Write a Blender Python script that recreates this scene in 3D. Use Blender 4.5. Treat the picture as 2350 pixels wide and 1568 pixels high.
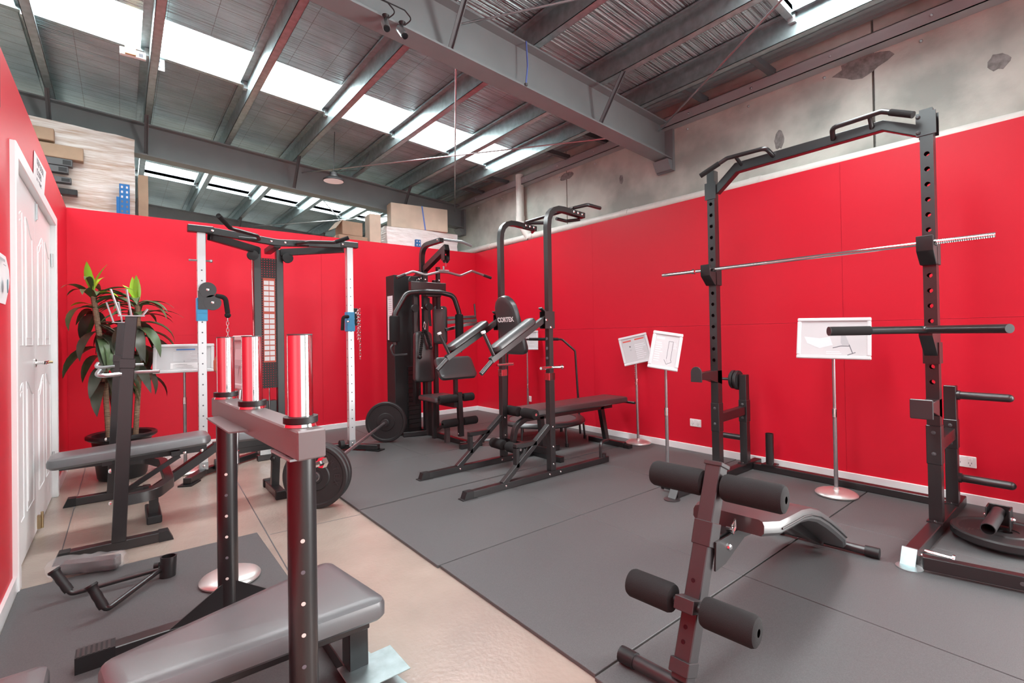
import bpy, bmesh, math, random
from mathutils import Vector, Matrix
random.seed(7)
S = bpy.context.scene
for o in list(bpy.data.objects): bpy.data.objects.remove(o)

# ------------------------------------------------------------------ camera
f, yaw, pit, roll, cx, cy = 1118.06, math.radians(39.4887), math.radians(.5259), math.radians(-.9701), 1199.9, 759.34
F = Vector((math.sin(yaw)*math.cos(pit), math.cos(yaw)*math.cos(pit), math.sin(pit)))
R0 = Vector((math.cos(yaw), -math.sin(yaw), 0)); U0 = R0.cross(F)
Rv = math.cos(roll)*R0 + math.sin(roll)*U0; Uv = -math.sin(roll)*R0 + math.cos(roll)*U0
cd = bpy.data.cameras.new('camera'); cam = bpy.data.objects.new('camera', cd); S.collection.objects.link(cam)
cam.matrix_world = Matrix(((Rv.x, Uv.x, -F.x, 0), (Rv.y, Uv.y, -F.y, 0), (Rv.z, Uv.z, -F.z, 1.17), (0, 0, 0, 1)))
cd.sensor_width = 36; cd.lens = f/2350*36
cd.shift_x = -(cx-1175)/2350; cd.shift_y = (cy-784)/2350
cd.clip_start = .05; S.camera = cam

# ------------------------------------------------------------------ world, lights, exposure
w = bpy.data.worlds.new('world'); S.world = w; w.use_nodes = True
w.node_tree.nodes['Background'].inputs[0].default_value = (.93, .97, 1, 1)
w.node_tree.nodes['Background'].inputs[1].default_value = 1.5
SKY_EMIT = 22.0
def area(name, loc, rot, sx, sy, power, col=(1, 1, 1)):
    l = bpy.data.lights.new(name, 'AREA'); l.shape = 'RECTANGLE'; l.size = sx; l.size_y = sy; l.energy = power; l.color = col
    o = bpy.data.objects.new(name, l); S.collection.objects.link(o); o.location = loc; o.rotation_euler = rot; return o
# added fill light for the left wall, in an invented opening behind the camera
area('added_side_fill', (4.45, -1.8, 1.2), (math.radians(90), 0, math.radians(80)), 2.3, 2.2, 360, (1, .98, .96))
S.view_settings.view_transform = 'Standard'; S.view_settings.look = 'None'
S.view_settings.exposure = 0.0; S.view_settings.gamma = 1.0; S.view_settings.use_curve_mapping = False

# ------------------------------------------------------------------ materials
MATS = {}
def mat(name, col, rough=.5, metal=0, noise=0, nscale=8, bump=0, bscale=60, stretch=(1, 1, 1), spec=.5, emit=0, col2=None, detail=4, coat=0):
    m = bpy.data.materials.new(name); m.use_nodes = True; nt = m.node_tree; b = nt.nodes['Principled BSDF']
    b.inputs['Base Color'].default_value = (*col, 1); b.inputs['Roughness'].default_value = rough; b.inputs['Metallic'].default_value = metal
    b.inputs['Specular IOR Level'].default_value = spec
    if coat: b.inputs['Coat Weight'].default_value = coat; b.inputs['Coat Roughness'].default_value = .32
    tc = nt.nodes.new('ShaderNodeTexCoord'); mp = nt.nodes.new('ShaderNodeMapping'); mp.inputs['Scale'].default_value = stretch
    nt.links.new(tc.outputs['Object'], mp.inputs['Vector'])
    if noise:
        n = nt.nodes.new('ShaderNodeTexNoise'); n.inputs['Scale'].default_value = nscale; n.inputs['Detail'].default_value = detail
        nt.links.new(mp.outputs[0], n.inputs['Vector'])
        r = nt.nodes.new('ShaderNodeValToRGB'); c2 = col2 or tuple(min(1, c*(1+noise)) for c in col)
        c1 = col if col2 else tuple(c*(1-noise) for c in col)
        r.color_ramp.elements[0].position = .3; r.color_ramp.elements[1].position = .7
        r.color_ramp.elements[0].color = (*c1, 1); r.color_ramp.elements[1].color = (*c2, 1)
        nt.links.new(n.outputs[0], r.inputs[0]); nt.links.new(r.outputs[0], b.inputs['Base Color'])
    if bump:
        n = nt.nodes.new('ShaderNodeTexNoise'); n.inputs['Scale'].default_value = bscale; n.inputs['Detail'].default_value = 5
        nt.links.new(mp.outputs[0], n.inputs['Vector'])
        bp = nt.nodes.new('ShaderNodeBump'); bp.inputs['Strength'].default_value = bump; bp.inputs['Distance'].default_value = .02
        nt.links.new(n.outputs[0], bp.inputs['Height']); nt.links.new(bp.outputs[0], b.inputs['Normal'])
    if emit:
        b.inputs['Emission Color'].default_value = (*col, 1); b.inputs['Emission Strength'].default_value = emit
    MATS[name] = m; return m
mat('red_wall', (.68, .009, .030), .45, bump=.02, bscale=220, spec=.38)
mat('concrete_wall', (.33, .365, .33), .85, noise=1, nscale=2.1, col2=(.58, .615, .555), bump=.15, bscale=30, detail=9)
for n_ in MATS['concrete_wall'].node_tree.nodes:
    if n_.type == 'VALTORGB': n_.color_ramp.elements[0].position = .36; n_.color_ramp.elements[1].position = .62
mat('patch', (.22, .225, .215), .9, noise=.3, nscale=30)
mat('floor', (.31, .25, .215), .26, noise=1, nscale=2.2, col2=(.42, .345, .295), bump=.10, bscale=55, detail=8)
mat('rubber', (.098, .10, .102), .5, noise=.16, nscale=300, bump=.12, bscale=400, spec=.4)
mat('white_paint', (.86, .87, .87), .35, bump=.01, bscale=200)
mat('white_plastic', (.85, .85, .84), .4)
mat('sign_frame', (.66, .66, .67), .4)
mat('pvc', (.72, .71, .66), .45, noise=.06, nscale=12)
mat('black_metal', (.013, .012, .013), .31, bump=.02, bscale=900, spec=.85)
mat('grey_metal', (.03, .027, .029), .33, bump=.02, bscale=700, spec=.8)
mat('beam_grey', (.15, .128, .128), .36, bump=.02, bscale=600, spec=.6)
mat('vinyl', (.035, .036, .038), .36, bump=.05, bscale=500, spec=.9, coat=.3)
mat('vinyl_grey', (.092, .098, .105), .38, bump=.05, bscale=500, spec=1.0, coat=.5)
mat('foam', (.018, .0175, .018), .85, bump=.2, bscale=450, spec=.3)
mat('black_plastic', (.012, .012, .013), .5)
mat('plate_rubber', (.022, .021, .022), .5, bump=.04, bscale=300)
mat('chrome', (.88, .87, .86), .09, 1)
mat('satin', (.80, .78, .76), .36, .8)
mat('post_white', (.80, .82, .83), .3, .55)
mat('steel_rod', (.46, .48, .49), .3, .9, noise=.08, nscale=30)
mat('zinc', (.62, .66, .67), .34, 1, noise=.12, nscale=14)
mat('galv', (.40, .49, .50), .42, .85, noise=.16, nscale=18, bump=.02, bscale=40)
mat('grey_paint', (.215, .24, .245), .55, noise=.04, nscale=6)
mat('eave_paint', (.36, .39, .395), .5)
mat('dark_steel', (.09, .095, .1), .5)
mat('deck', (.42, .50, .51), .45, .3)
mat('blue', (.012, .13, .36), .4)
mat('blue_light', (.05, .38, .68), .4)
mat('blue_tape', (.12, .2, .55), .5)
mat('card', (.36, .25, .17), .8, noise=.12, nscale=6)
mat('card_light', (.62, .50, .39), .75, noise=.12, nscale=4)
mat('wrap', (.42, .29, .205), .3, noise=1, nscale=4, col2=(.74, .71, .68), stretch=(1.1, 1.1, 12), bump=.15, bscale=6, detail=9)
mat('clear_wrap', (.74, .71, .68), .18, noise=1, nscale=6, col2=(.9, .89, .88), stretch=(1, 1, 5), bump=.7, bscale=10)
mat('paper', (.58, .58, .59), .6)
mat('paper_white', (.84, .84, .85), .6)
mat('print_grey', (.45, .46, .48), .7); mat('print_dark', (.13, .13, .15), .7); mat('print_red', (.7, .12, .1), .7)
mat('print_blue', (.08, .25, .6), .7); mat('print_lime', (.68, .72, .66), .7); mat('print_teal', (.1, .22, .26), .6); mat('print_pale', (.72, .73, .75), .7)
mat('orange_frame', (.55, .1, .06), .5)
mat('white_ink', (.85, .85, .85), .5)
mat('pot', (.02, .021, .023), .35)
mat('soil', (.05, .035, .025), .95, bump=.5, bscale=40)
mat('bark', (.30, .20, .13), .8, noise=.4, nscale=20, stretch=(1, 1, 6), bump=.5, bscale=25)
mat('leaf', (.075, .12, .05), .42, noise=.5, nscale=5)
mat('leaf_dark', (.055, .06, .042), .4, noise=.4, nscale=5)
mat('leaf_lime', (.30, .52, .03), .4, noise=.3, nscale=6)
mat('leaf_dry', (.42, .33, .26), .6, noise=.3, nscale=6)
mat('brass', (.45, .34, .2), .35, 1)
mat('lens', (.01, .01, .012), .1)
mat('lamp_glass', (.8, .78, .74), .3, emit=.25)
mat('timber', (.55, .36, .2), .6, noise=.2, nscale=20)
mat('far_wall', (.40, .41, .42), .8)
mat('mesh_black', (.016, .016, .017), .6, bump=.1, bscale=800)

def m_skylight():
    m = bpy.data.materials.new('skylight'); m.use_nodes = True; nt = m.node_tree; b = nt.nodes['Principled BSDF']
    b.inputs['Base Color'].default_value = (.9, .93, .95, 1); b.inputs['Roughness'].default_value = .4
    tc = nt.nodes.new('ShaderNodeTexCoord'); mp = nt.nodes.new('ShaderNodeMapping'); mp.inputs['Scale'].default_value = (3, 40, 1)
    n = nt.nodes.new('ShaderNodeTexNoise'); n.inputs['Scale'].default_value = 3; n.inputs['Detail'].default_value = 6
    r = nt.nodes.new('ShaderNodeValToRGB'); e = r.color_ramp.elements; e[0].position = .325; e[0].color = (.004, .004, .003, 1); e[1].position = .345; e[1].color = (.97, 1, 1, 1)
    nt.links.new(tc.outputs['Object'], mp.inputs[0]); nt.links.new(mp.outputs[0], n.inputs[0]); nt.links.new(n.outputs[0], r.inputs[0])
    nt.links.new(r.outputs[0], b.inputs['Emission Color']); b.inputs['Emission Strength'].default_value = SKY_EMIT
    MATS['skylight'] = m
m_skylight()
def m_foil():
    m = bpy.data.materials.new('foil'); m.use_nodes = True; nt = m.node_tree; b = nt.nodes['Principled BSDF']
    b.inputs['Metallic'].default_value = .7; b.inputs['Roughness'].default_value = .34
    L = nt.links.new; tc = nt.nodes.new('ShaderNodeTexCoord')
    def noise(scale, st, det=5):
        mp = nt.nodes.new('ShaderNodeMapping'); mp.inputs['Scale'].default_value = st; L(tc.outputs['Object'], mp.inputs[0])
        n = nt.nodes.new('ShaderNodeTexNoise'); n.inputs['Scale'].default_value = scale; n.inputs['Detail'].default_value = det; L(mp.outputs[0], n.inputs[0]); return n.outputs[0]
    a = noise(3, (.22, 11, 1), 6); c = noise(2, (.9, 1, 1)); d = noise(60, (1, 1, 1), 3)
    sp = nt.nodes.new('ShaderNodeSeparateXYZ'); L(tc.outputs['Object'], sp.inputs[0])
    def M(op, x, y=None):
        n = nt.nodes.new('ShaderNodeMath'); n.operation = op
        for i, v in enumerate((x, y)):
            if v is None: continue
            if isinstance(v, (int, float)): n.inputs[i].default_value = v
            else: L(v, n.inputs[i])
        return n.outputs[0]
    def lines(ax, per, wd):
        fr = M('FRACT', M('MULTIPLY', sp.outputs[ax], 1/per)); return M('LESS_THAN', fr, wd/per)
    wire = M('MAXIMUM', lines(0, .30, .004), lines(1, .15, .006))
    r = nt.nodes.new('ShaderNodeValToRGB'); e = r.color_ramp.elements; e[0].color = (.29, .375, .385, 1); e[1].color = (.53, .65, .665, 1); e[0].position = .3; e[1].position = .7; L(c, r.inputs[0])
    mx = nt.nodes.new('ShaderNodeMix'); mx.data_type = 'RGBA'; L(wire, mx.inputs[0]); L(r.outputs[0], mx.inputs[6]); mx.inputs[7].default_value = (.22, .22, .22, 1)
    L(mx.outputs[2], b.inputs['Base Color'])
    h = M('ADD', M('MULTIPLY', a, 1.0), M('MULTIPLY', d, .06))
    bp = nt.nodes.new('ShaderNodeBump'); bp.inputs['Strength'].default_value = .9; bp.inputs['Distance'].default_value = .06
    L(h, bp.inputs['Height']); L(bp.outputs[0], b.inputs['Normal']); MATS['foil'] = m
m_foil()
def m_perf():
    m = bpy.data.materials.new('perforated'); m.use_nodes = True; nt = m.node_tree; b = nt.nodes['Principled BSDF']; L = nt.links.new
    b.inputs['Base Color'].default_value = (.018, .016, .017, 1); b.inputs['Roughness'].default_value = .5
    tc = nt.nodes.new('ShaderNodeTexCoord'); vm = nt.nodes.new('ShaderNodeVectorMath'); vm.operation = 'SCALE'; vm.inputs['Scale'].default_value = 1/.024; L(tc.outputs['Object'], vm.inputs[0])
    fr = nt.nodes.new('ShaderNodeVectorMath'); fr.operation = 'FRACTION'; L(vm.outputs[0], fr.inputs[0])
    sb = nt.nodes.new('ShaderNodeVectorMath'); sb.operation = 'SUBTRACT'; L(fr.outputs[0], sb.inputs[0]); sb.inputs[1].default_value = (.5, .5, .5)
    ml = nt.nodes.new('ShaderNodeVectorMath'); ml.operation = 'MULTIPLY'; L(sb.outputs[0], ml.inputs[0]); ml.inputs[1].default_value = (1, 0, 1)
    ln = nt.nodes.new('ShaderNodeVectorMath'); ln.operation = 'LENGTH'; L(ml.outputs[0], ln.inputs[0])
    lt = nt.nodes.new('ShaderNodeMath'); lt.operation = 'LESS_THAN'; L(ln.outputs['Value'], lt.inputs[0]); lt.inputs[1].default_value = .17
    tr = nt.nodes.new('ShaderNodeBsdfTransparent'); mx = nt.nodes.new('ShaderNodeMixShader'); L(lt.outputs[0], mx.inputs[0]); L(b.outputs[0], mx.inputs[1]); L(tr.outputs[0], mx.inputs[2])
    L(mx.outputs[0], nt.nodes['Material Output'].inputs[0]); MATS['perforated'] = m
m_perf()
def m_plastic():
    m = bpy.data.materials.new('clear_plastic'); m.use_nodes = True; nt = m.node_tree; b = nt.nodes['Principled BSDF']; L = nt.links.new
    b.inputs['Base Color'].default_value = (.9, .9, .92, 1); b.inputs['Roughness'].default_value = .12; b.inputs['Alpha'].default_value = .16
    n = nt.nodes.new('ShaderNodeTexNoise'); n.inputs['Scale'].default_value = 25; bp = nt.nodes.new('ShaderNodeBump'); bp.inputs['Strength'].default_value = .9; L(n.outputs[0], bp.inputs['Height']); L(bp.outputs[0], b.inputs['Normal'])
    MATS['clear_plastic'] = m
m_plastic()

# ------------------------------------------------------------------ mesh helpers
V = Vector
def fillet(pts, r, n=5):
    pts = [V(p) for p in pts]
    if not r or len(pts) < 3: return pts
    out = [pts[0]]
    for i in range(1, len(pts)-1):
        a, b, c = pts[i-1], pts[i], pts[i+1]; u = (a-b); v = (c-b); lu, lv = u.length, v.length; u /= lu; v /= lv
        ang = u.angle(v)
        if ang > math.pi-.02: out.append(b); continue
        d = min(r/math.tan(ang/2), lu*.49, lv*.49); p, q = b+u*d, b+v*d
        for k in range(n+1):
            t = k/n; out.append(p*(1-t)**2 + b*2*t*(1-t) + q*t*t)
    out.append(pts[-1]); return out
class MB:
    def __init__(s): s.v = []; s.f = []
    def add(s, vs, fs):
        o = len(s.v); s.v += [tuple(v) for v in vs]; s.f += [tuple(i+o for i in q) for q in fs]; return s
    def box(s, x0, x1, y0, y1, z0, z1):
        vs = [(x, y, z) for z in (z0, z1) for y in (y0, y1) for x in (x0, x1)]
        return s.add(vs, [(0, 2, 3, 1), (4, 5, 7, 6), (0, 1, 5, 4), (2, 6, 7, 3), (0, 4, 6, 2), (1, 3, 7, 5)])
    def sweep(s, pts, prof, up=None, closed=False):
        pts = [V(p) for p in pts]; n = len(pts); m = len(prof); vs = []
        T = []
        for i in range(n):
            if closed: t = pts[(i+1) % n]-pts[i-1]
            else: t = pts[min(i+1, n-1)]-pts[max(i-1, 0)]
            T.append(t.normalized())
        u = V(up) if up else (V((0, 0, 1)) if abs(T[0].z) < .9 else V((1, 0, 0)))
        for i in range(n):
            t = T[i]
            if up: uu = V(up)
            else: uu = u
            sd = t.cross(uu)
            if sd.length < 1e-6: sd = t.orthogonal()
            sd.normalize(); uu = sd.cross(t).normalized()
            if not up: u = uu
            k = 1.0
            if 0 < i < n-1:
                c = (pts[i]-pts[i-1]).normalized().dot(t); k = 1/max(c, .5)
            for a, b in prof: vs.append(pts[i]+sd*a*(k if up else 1)+uu*b*(1 if not up else k))
        fs = []
        for i in range(n if closed else n-1):
            j = (i+1) % n
            for q in range(m): fs.append((i*m+q, i*m+(q+1) % m, j*m+(q+1) % m, j*m+q))
        if not closed: fs += [tuple(range(m))[::-1], tuple(range((n-1)*m, n*m))]
        return s.add(vs, fs)
    def tube(s, pts, r, n=12, fil=0, closed=False):
        return s.sweep(pts if closed else fillet(pts, fil), [(r*math.cos(2*math.pi*k/n), r*math.sin(2*math.pi*k/n)) for k in range(n)], None, closed)
    def rect(s, pts, w, h, up=(0, 0, 1), fil=0):
        return s.sweep(fillet(pts, fil), [(-w/2, -h/2), (w/2, -h/2), (w/2, h/2), (-w/2, h/2)], up)
    def cyl(s, a, b, r, n=20): return s.sweep([a, b], [(r*math.cos(2*math.pi*k/n), r*math.sin(2*math.pi*k/n)) for k in range(n)])
    def lathe(s, o, ax, prof, n=28):
        o = V(o); ax = V(ax).normalized(); u = ax.orthogonal().normalized(); v = ax.cross(u); vs = []; m = len(prof)
        for k in range(n):
            a = 2*math.pi*k/n; d = u*math.cos(a)+v*math.sin(a)
            for r, h in prof: vs.append(o+d*r+ax*h)
        fs = []
        for k in range(n):
            j = (k+1) % n
            for i in range(m-1): fs.append((k*m+i, j*m+i, j*m+i+1, k*m+i+1))
        s.add(vs, fs)
        return s
    def prism(s, poly, ext):
        e = V(ext); poly = [V(p) for p in poly]; n = len(poly)
        return s.add(poly+[p+e for p in poly], [tuple(range(n))[::-1], tuple(range(n, 2*n))]+[(i, (i+1) % n, n+(i+1) % n, n+i) for i in range(n)])
    def pad(s, c, u, v, L, W, T, cr=.03, er=.015, cr2=None, taper=1.0):
        # cushion: centre c of its bottom face, u length direction, v width direction; rounded edges. cr at -u end, cr2 at +u end
        c = V(c); u = V(u).normalized(); v = V(v); v = (v-u*v.dot(u)).normalized(); nrm = u.cross(v); cr2 = cr if cr2 is None else cr2
        def outline(ins):
            pts = []
            for (sx, sy, a0) in ((1, 1, 0), (-1, 1, 90), (-1, -1, 180), (1, -1, 270)):
                r = max((cr2 if sx > 0 else cr)-ins, .002)
                ww = (W/2)*(taper if sx > 0 else 1)
                px, py = sx*(L/2-ins-r), sy*(ww-ins-r)
                for k in range(5):
                    a = math.radians(a0+90*k/4); pts.append((px+r*math.cos(a), py+r*math.sin(a)))
            return pts
        rings = [(er*.6, 0), (0, er*.6), (0, T-er), (er*.3, T-er*.3), (er, T), (er*2.2, T+.003)]
        vs = []; m = 20
        for ins, h in rings:
            for a, b in outline(ins): vs.append(c+u*a+v*b+nrm*h)
        fs = []
        for i in range(len(rings)-1):
            for k in range(m): fs.append((i*m+k, i*m+(k+1) % m, (i+1)*m+(k+1) % m, (i+1)*m+k))
        fs += [tuple(range(m))[::-1], tuple(range((len(rings)-1)*m, len(rings)*m))]
        return s.add(vs, fs)
    def roller(s, a, b, r, hole=.012):
        a, b = V(a), V(b); ax = b-a; L = ax.length; e = .014
        return s.lathe(a, ax, [(hole, 0), (r-e, 0), (r-e*.3, e*.3), (r, e), (r*1.0, L-e), (r-e*.3, L-e*.3), (r-e, L), (hole, L)], 24)
    def bolt(s, p, ax, r=.009, h=.006):
        return s.lathe(p, ax, [(r, 0), (r*.9, h*.6), (r*.5, h), (0, h)], 10)
    def sph(s, c, r, n=10):
        prof = [(r*math.sin(math.pi*k/n), -r*math.cos(math.pi*k/n)) for k in range(n+1)]
        return s.lathe(c, (0, 0, 1), prof, 14)

def mk(name, mb, material, M=None, bevel=0, sharp=35):
    me = bpy.data.meshes.new(name); me.from_pydata(mb.v, [], mb.f)
    if M is not None: me.transform(M)
    bm = bmesh.new(); bm.from_mesh(me); bmesh.ops.recalc_face_normals(bm, faces=bm.faces)
    if bevel:
        ed = [e for e in bm.edges if len(e.link_faces) == 2 and e.calc_face_angle(0) > .6]
        try: bmesh.ops.bevel(bm, geom=ed, offset=bevel, segments=1, profile=.5, affect='EDGES', clamp_overlap=True)
        except Exception: pass
    bm.to_mesh(me); bm.free()
    me.polygons.foreach_set('use_smooth', [True]*len(me.polygons)); me.set_sharp_from_angle(angle=math.radians(sharp))
    me.materials.append(MATS[material])
    o = bpy.data.objects.new(name, me); S.collection.objects.link(o); return o
def tag(o, label=None, cat=None, group=None, kind=None):
    for k, v in (('label', label), ('category', cat), ('group', group), ('kind', kind)):
        if v: o[k] = v
    return o
class Thing:
    def __init__(s, name, label, cat, loc=(0, 0, 0), rz=0, group=None, kind=None):
        s.o = bpy.data.objects.new(name, None); S.collection.objects.link(s.o); s.o.empty_display_size = .1
        s.M = Matrix.Translation(loc) @ Matrix.Rotation(rz, 4, 'Z'); s.o.location = loc; s.o.rotation_euler = (0, 0, rz); s.inv = s.M.inverted()
        tag(s.o, label, cat, group, kind)
    def part(s, name, mb, material, under=None, local=False, bevel=0, label=None):
        o = mk(name, mb, material, None if local else s.inv, bevel); o.parent = under or s.o
        if label: o['label'] = label
        return o
def single(name, mb, material, label, cat, loc=None, group=None, bevel=0):
    M = Matrix.Translation(-V(loc)) if loc else None
    o = mk(name, mb, material, M, bevel)
    if loc: o.location = loc
    return tag(o, label, cat, group)
def struct(name, mb, material, parent=None, bevel=0):
    o = mk(name, mb, material, None, bevel)
    if parent: o.parent = parent
    else: o['kind'] = 'structure'
    return o
def text_part(T, name, body, size, origin, xdir, ydir, material, under=None, ext=.0006, align='CENTER', shear=0, bold=0):
    cu = bpy.data.curves.new('t', 'FONT'); cu.body = body; cu.size = size; cu.extrude = ext; cu.align_x = align; cu.align_y = 'CENTER'; cu.offset = bold; cu.shear = shear
    t = bpy.data.objects.new('t', cu); S.collection.objects.link(t)
    bpy.context.view_layer.update()
    me = bpy.data.meshes.new_from_object(t.evaluated_get(bpy.context.evaluated_depsgraph_get())); bpy.data.objects.remove(t)
    x = V(xdir).normalized(); y = V(ydir).normalized(); z = x.cross(y); o3 = V(origin)
    me.transform(Matrix(((x.x, y.x, z.x, o3.x), (x.y, y.y, z.y, o3.y), (x.z, y.z, z.z, o3.z), (0, 0, 0, 1))))
    me.transform(T.inv); me.materials.clear(); me.materials.append(MATS[material]); me.name = name
    o = bpy.data.objects.new(name, me); S.collection.objects.link(o); o.parent = under or T.o; return o
B = MB

# ================================================================== SETTING
XL, XR, YB, H = -.40, 4.30, 6.36, 2.47
MZ = .016                                   # top of the rubber mats
fl = struct('floor', B().box(-8, 4.56, -5, 14.5, -.15, 0), 'floor')
struct('floor_joint', B().prism([(.80, 6.3, -.002), (.806, 6.3, -.002), (.566, .9, -.002), (.56, .9, -.002)], (0, 0, .0025)), 'dark_steel', fl)
struct('floor_joint', B().box(-.27, -.265, 3.0, 6.3, -.002, .0005), 'dark_steel', fl)
struct('floor_joint', B().prism([(.68, 3.24, -.002), (.68, 3.245, -.002), (1.22, 3.20, -.002), (1.22, 3.195, -.002)], (0, 0, .0025)), 'dark_steel', fl)

D0, D1, DZ = 3.285, 5.195, 2.135
wl = struct('wall_left', B().box(-.5, XL, -4, D0+.02, 0, H).box(-.5, XL, D1-.02, YB, 0, H).box(-.5, XL, D0+.02, D1-.02, DZ-.02, H), 'red_wall')
struct('panel_joint', B().box(XL-.001, XL+.0006, 3.06, 3.064, 2.2, H), 'dark_steel', wl)
wb = struct('wall_back', B().box(-.5, 4.42, YB+.012, YB+.1, 0, H-.004), 'red_wall')
xs = [XL, 1.957, 4.30]; zs = [0, 1.233, H]
for i in range(2):
    for j in range(2):
        struct('panel', B().box(xs[i]+.0008, xs[i+1]-.0008, YB, YB+.012, zs[j]+.0007, zs[j+1]-.0007), 'red_wall', wb)
wr = struct('wall_right', B().box(4.46, 4.56, -5, -3, 0, 3.6).box(4.46, 4.56, -3, -.6, 2.35, 3.6).box(4.46, 4.56, -.6, 14.5, 0, 3.6), 'patch')  # unseen gap behind the camera, added to hold the fill light
struct('concrete_panel', B().box(4.42, 4.465, -2.99, -.61, 2.35, 3.55), 'concrete_wall', wr)
struct('concrete_panel', B().box(4.42, 4.465, -5, -3.0, 0, 3.55), 'concrete_wall', wr)
ys = [-.6, 1.13, 4.43, 7.73, 11.0, 14.5]
for a, b in zip(ys, ys[1:]): struct('concrete_panel', B().box(4.42, 4.465, a+.008, b-.008, 0, 3.55), 'concrete_wall', wr)
struct('lining_batten', B().box(4.312, 4.42, -.5, YB, 1.1, 1.16).box(4.312, 4.42, -.5, YB, 2.28, 2.34), 'timber', wr)
ys = [-.55, 1.328, 3.904, YB]
for a, b in zip(ys, ys[1:]):
    for j in range(2): struct('panel', B().box(XR, XR+.012, a+.0008, b-.0008, zs[j]+.0007, zs[j+1]-.0007), 'red_wall', wr)
def blob(c, ry, rz, n=16, seed=1):
    random.seed(seed); return [(4.4185, c[0]+ry*math.cos(2*math.pi*k/n)*random.uniform(.75, 1.1), c[1]+rz*math.sin(2*math.pi*k/n)*random.uniform(.75, 1.1)) for k in range(n)]
for k, (c, ry, rz) in enumerate([((1.82, 2.83), .04, .09), ((3.55, 2.93), .03, .06), ((1.2, 3.20), .19, .09), ((4.43, 3.2), .13, .05), ((.45, 2.9), .06, .06)]):
    struct('mortar_patch', B().prism(blob(c, ry, rz, seed=k), (.003, 0, 0)), 'patch', wr)
random.seed(11)
struct('baseboard_back', B().box(XL, XR, YB-.014, YB, 0, .078), 'white_paint', bevel=.003)
struct('baseboard_right', B().box(XR-.014, XR, -.55, YB, 0, .078), 'white_paint', bevel=.003)
bl = struct('baseboard_left', B().box(XL, XL+.014, -3.8, D0, 0, .078).box(XL, XL+.014, D1, YB-.014, 0, .078), 'white_paint')

# double door in the left wall
d = Thing('door_1', None, None, (XL, D0, 0), kind='structure')
jw = .07
d.part('door_frame', B().box(XL-.1, XL+.022, D0, D0+jw, 0, DZ).box(XL-.1, XL+.022, D1-jw, D1, 0, DZ).box(XL-.1, XL+.022, D0+jw, D1-jw, DZ-jw, DZ), 'white_paint', bevel=.004)
mid = (D0+D1)/2
for a, b, hy in ((D0+jw+.003, mid-.002, 0), (mid+.002, D1-jw-.003, 1)):
    lf = d.part('door_leaf', B().box(XL-.05, XL-.012, a, b, .012, DZ-jw-.004), 'white_paint')
    W = b-a; cw = (W-.36)/2
    for c in range(2):
        y0 = a+.12+c*(cw+.12); y1 = y0+cw
        for (z0, z1, arch) in ((1.16, 1.88, 1), (.24, .96, 1)):
            n = 8; top = []
            for k in range(n+1):
                t = k/n; rise = .09*(.5-.5*math.cos(math.pi*(t if c == 0 else 1-t)))*arch
                top.append((y1-(y1-y0)*(1-t) if 0 else y0+(y1-y0)*t, z1-.09*arch+rise))
            loop = [(y0, z0)]+[(y1, z0)]+[p for p in reversed(top)]
            d.part('door_panel', B().tube([(XL-.012, p[0], p[1]) for p in loop], .0045, 6, closed=True), 'white_paint', lf)
            cyy, czz = (y0+y1)/2, (z0+z1)/2
            inner = [(XL-.014, cyy+(p[0]-cyy)*.72, czz+(p[1]-czz)*.88) for p in loop]
            d.part('door_panel', B().prism(inner, (.005, 0, 0)), 'white_paint', lf, bevel=.002)
    if hy == 0:
        hd = d.part('door_handle', B().lathe((XL-.012, mid-.045, 1.05), (1, 0, 0), [(.027, 0), (.027, .008), (.012, .012), (.011, .045)], 20).tube([(XL+.03, mid-.045, 1.05), (XL+.035, mid-.02, 1.05), (XL+.035, mid+.09, 1.05)], .0115, 12, .01), 'chrome', lf)
        d.part('key_barrel', B().cyl((XL+.033, mid+.075, 1.05), (XL+.06, mid+.08, 1.05), .008), 'brass', lf)
    yb = mid+.05 if hy else mid-.05
    if hy: 
        d.part('bolt', B().box(XL-.012, XL-.006, mid+.03, mid+.05, DZ-jw-.13, DZ-jw-.01).cyl((XL-.004, mid+.04, DZ-jw-.12), (XL-.004, mid+.04, DZ-jw-.02), .005), 'zinc', lf)
        d.part('bolt', B().box(XL-.012, XL+.006, mid+.02, mid+.05, .02, .1).cyl((XL+.01, mid+.035, .02), (XL+.01, mid+.035, .12), .007), 'brass', lf)
    ye = a if hy == 0 else b
    for z in (.25, 1.75):
        d.part('hinge', B().cyl((XL-.004, ye, z), (XL-.004, ye, z+.1), .007), 'zinc', lf)

# ---------------------------------------------------------------- roof
RZ = lambda x: 3.62-.068*x
X0, X1 = -7.5, 4.42
strips = [(-3.1, -2.5), (.88, 1.47), (4.83, 5.41), (8.85, 9.43), (12.8, 13.3)]
cuts = [-5]+[v for s_ in strips for v in s_]+[14.5]
mb = B()
for a, b in zip(cuts[0::2], cuts[1::2]):
    n = 1
    mb.add([(X0, a, RZ(X0)+.17), (3.86, a, RZ(3.86)+.17), (3.86, b, RZ(3.86)+.17), (X0, b, RZ(X0)+.17), (X0, a, RZ(X0)+.23), (3.86, a, RZ(3.86)+.23), (3.86, b, RZ(3.86)+.23), (X0, b, RZ(X0)+.23)],
           [(0, 1, 2, 3), (4, 7, 6, 5), (0, 4, 5, 1), (1, 5, 6, 2), (2, 6, 7, 3), (3, 7, 4, 0)])
ceil = struct('ceiling', mb, 'foil')
mb = B().prism([(X0, -5, RZ(X0)+.30), (4.6, -5, RZ(4.6)+.30), (4.6, -5, RZ(4.6)+.34), (X0, -5, RZ(X0)+.34)], (0, 19.5, 0))
for k in range(9):
    x = 3.86+k*.066; mb.rect([(x, -5, RZ(x)+.20), (x, 14.5, RZ(x)+.20)], .03, .02)
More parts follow.
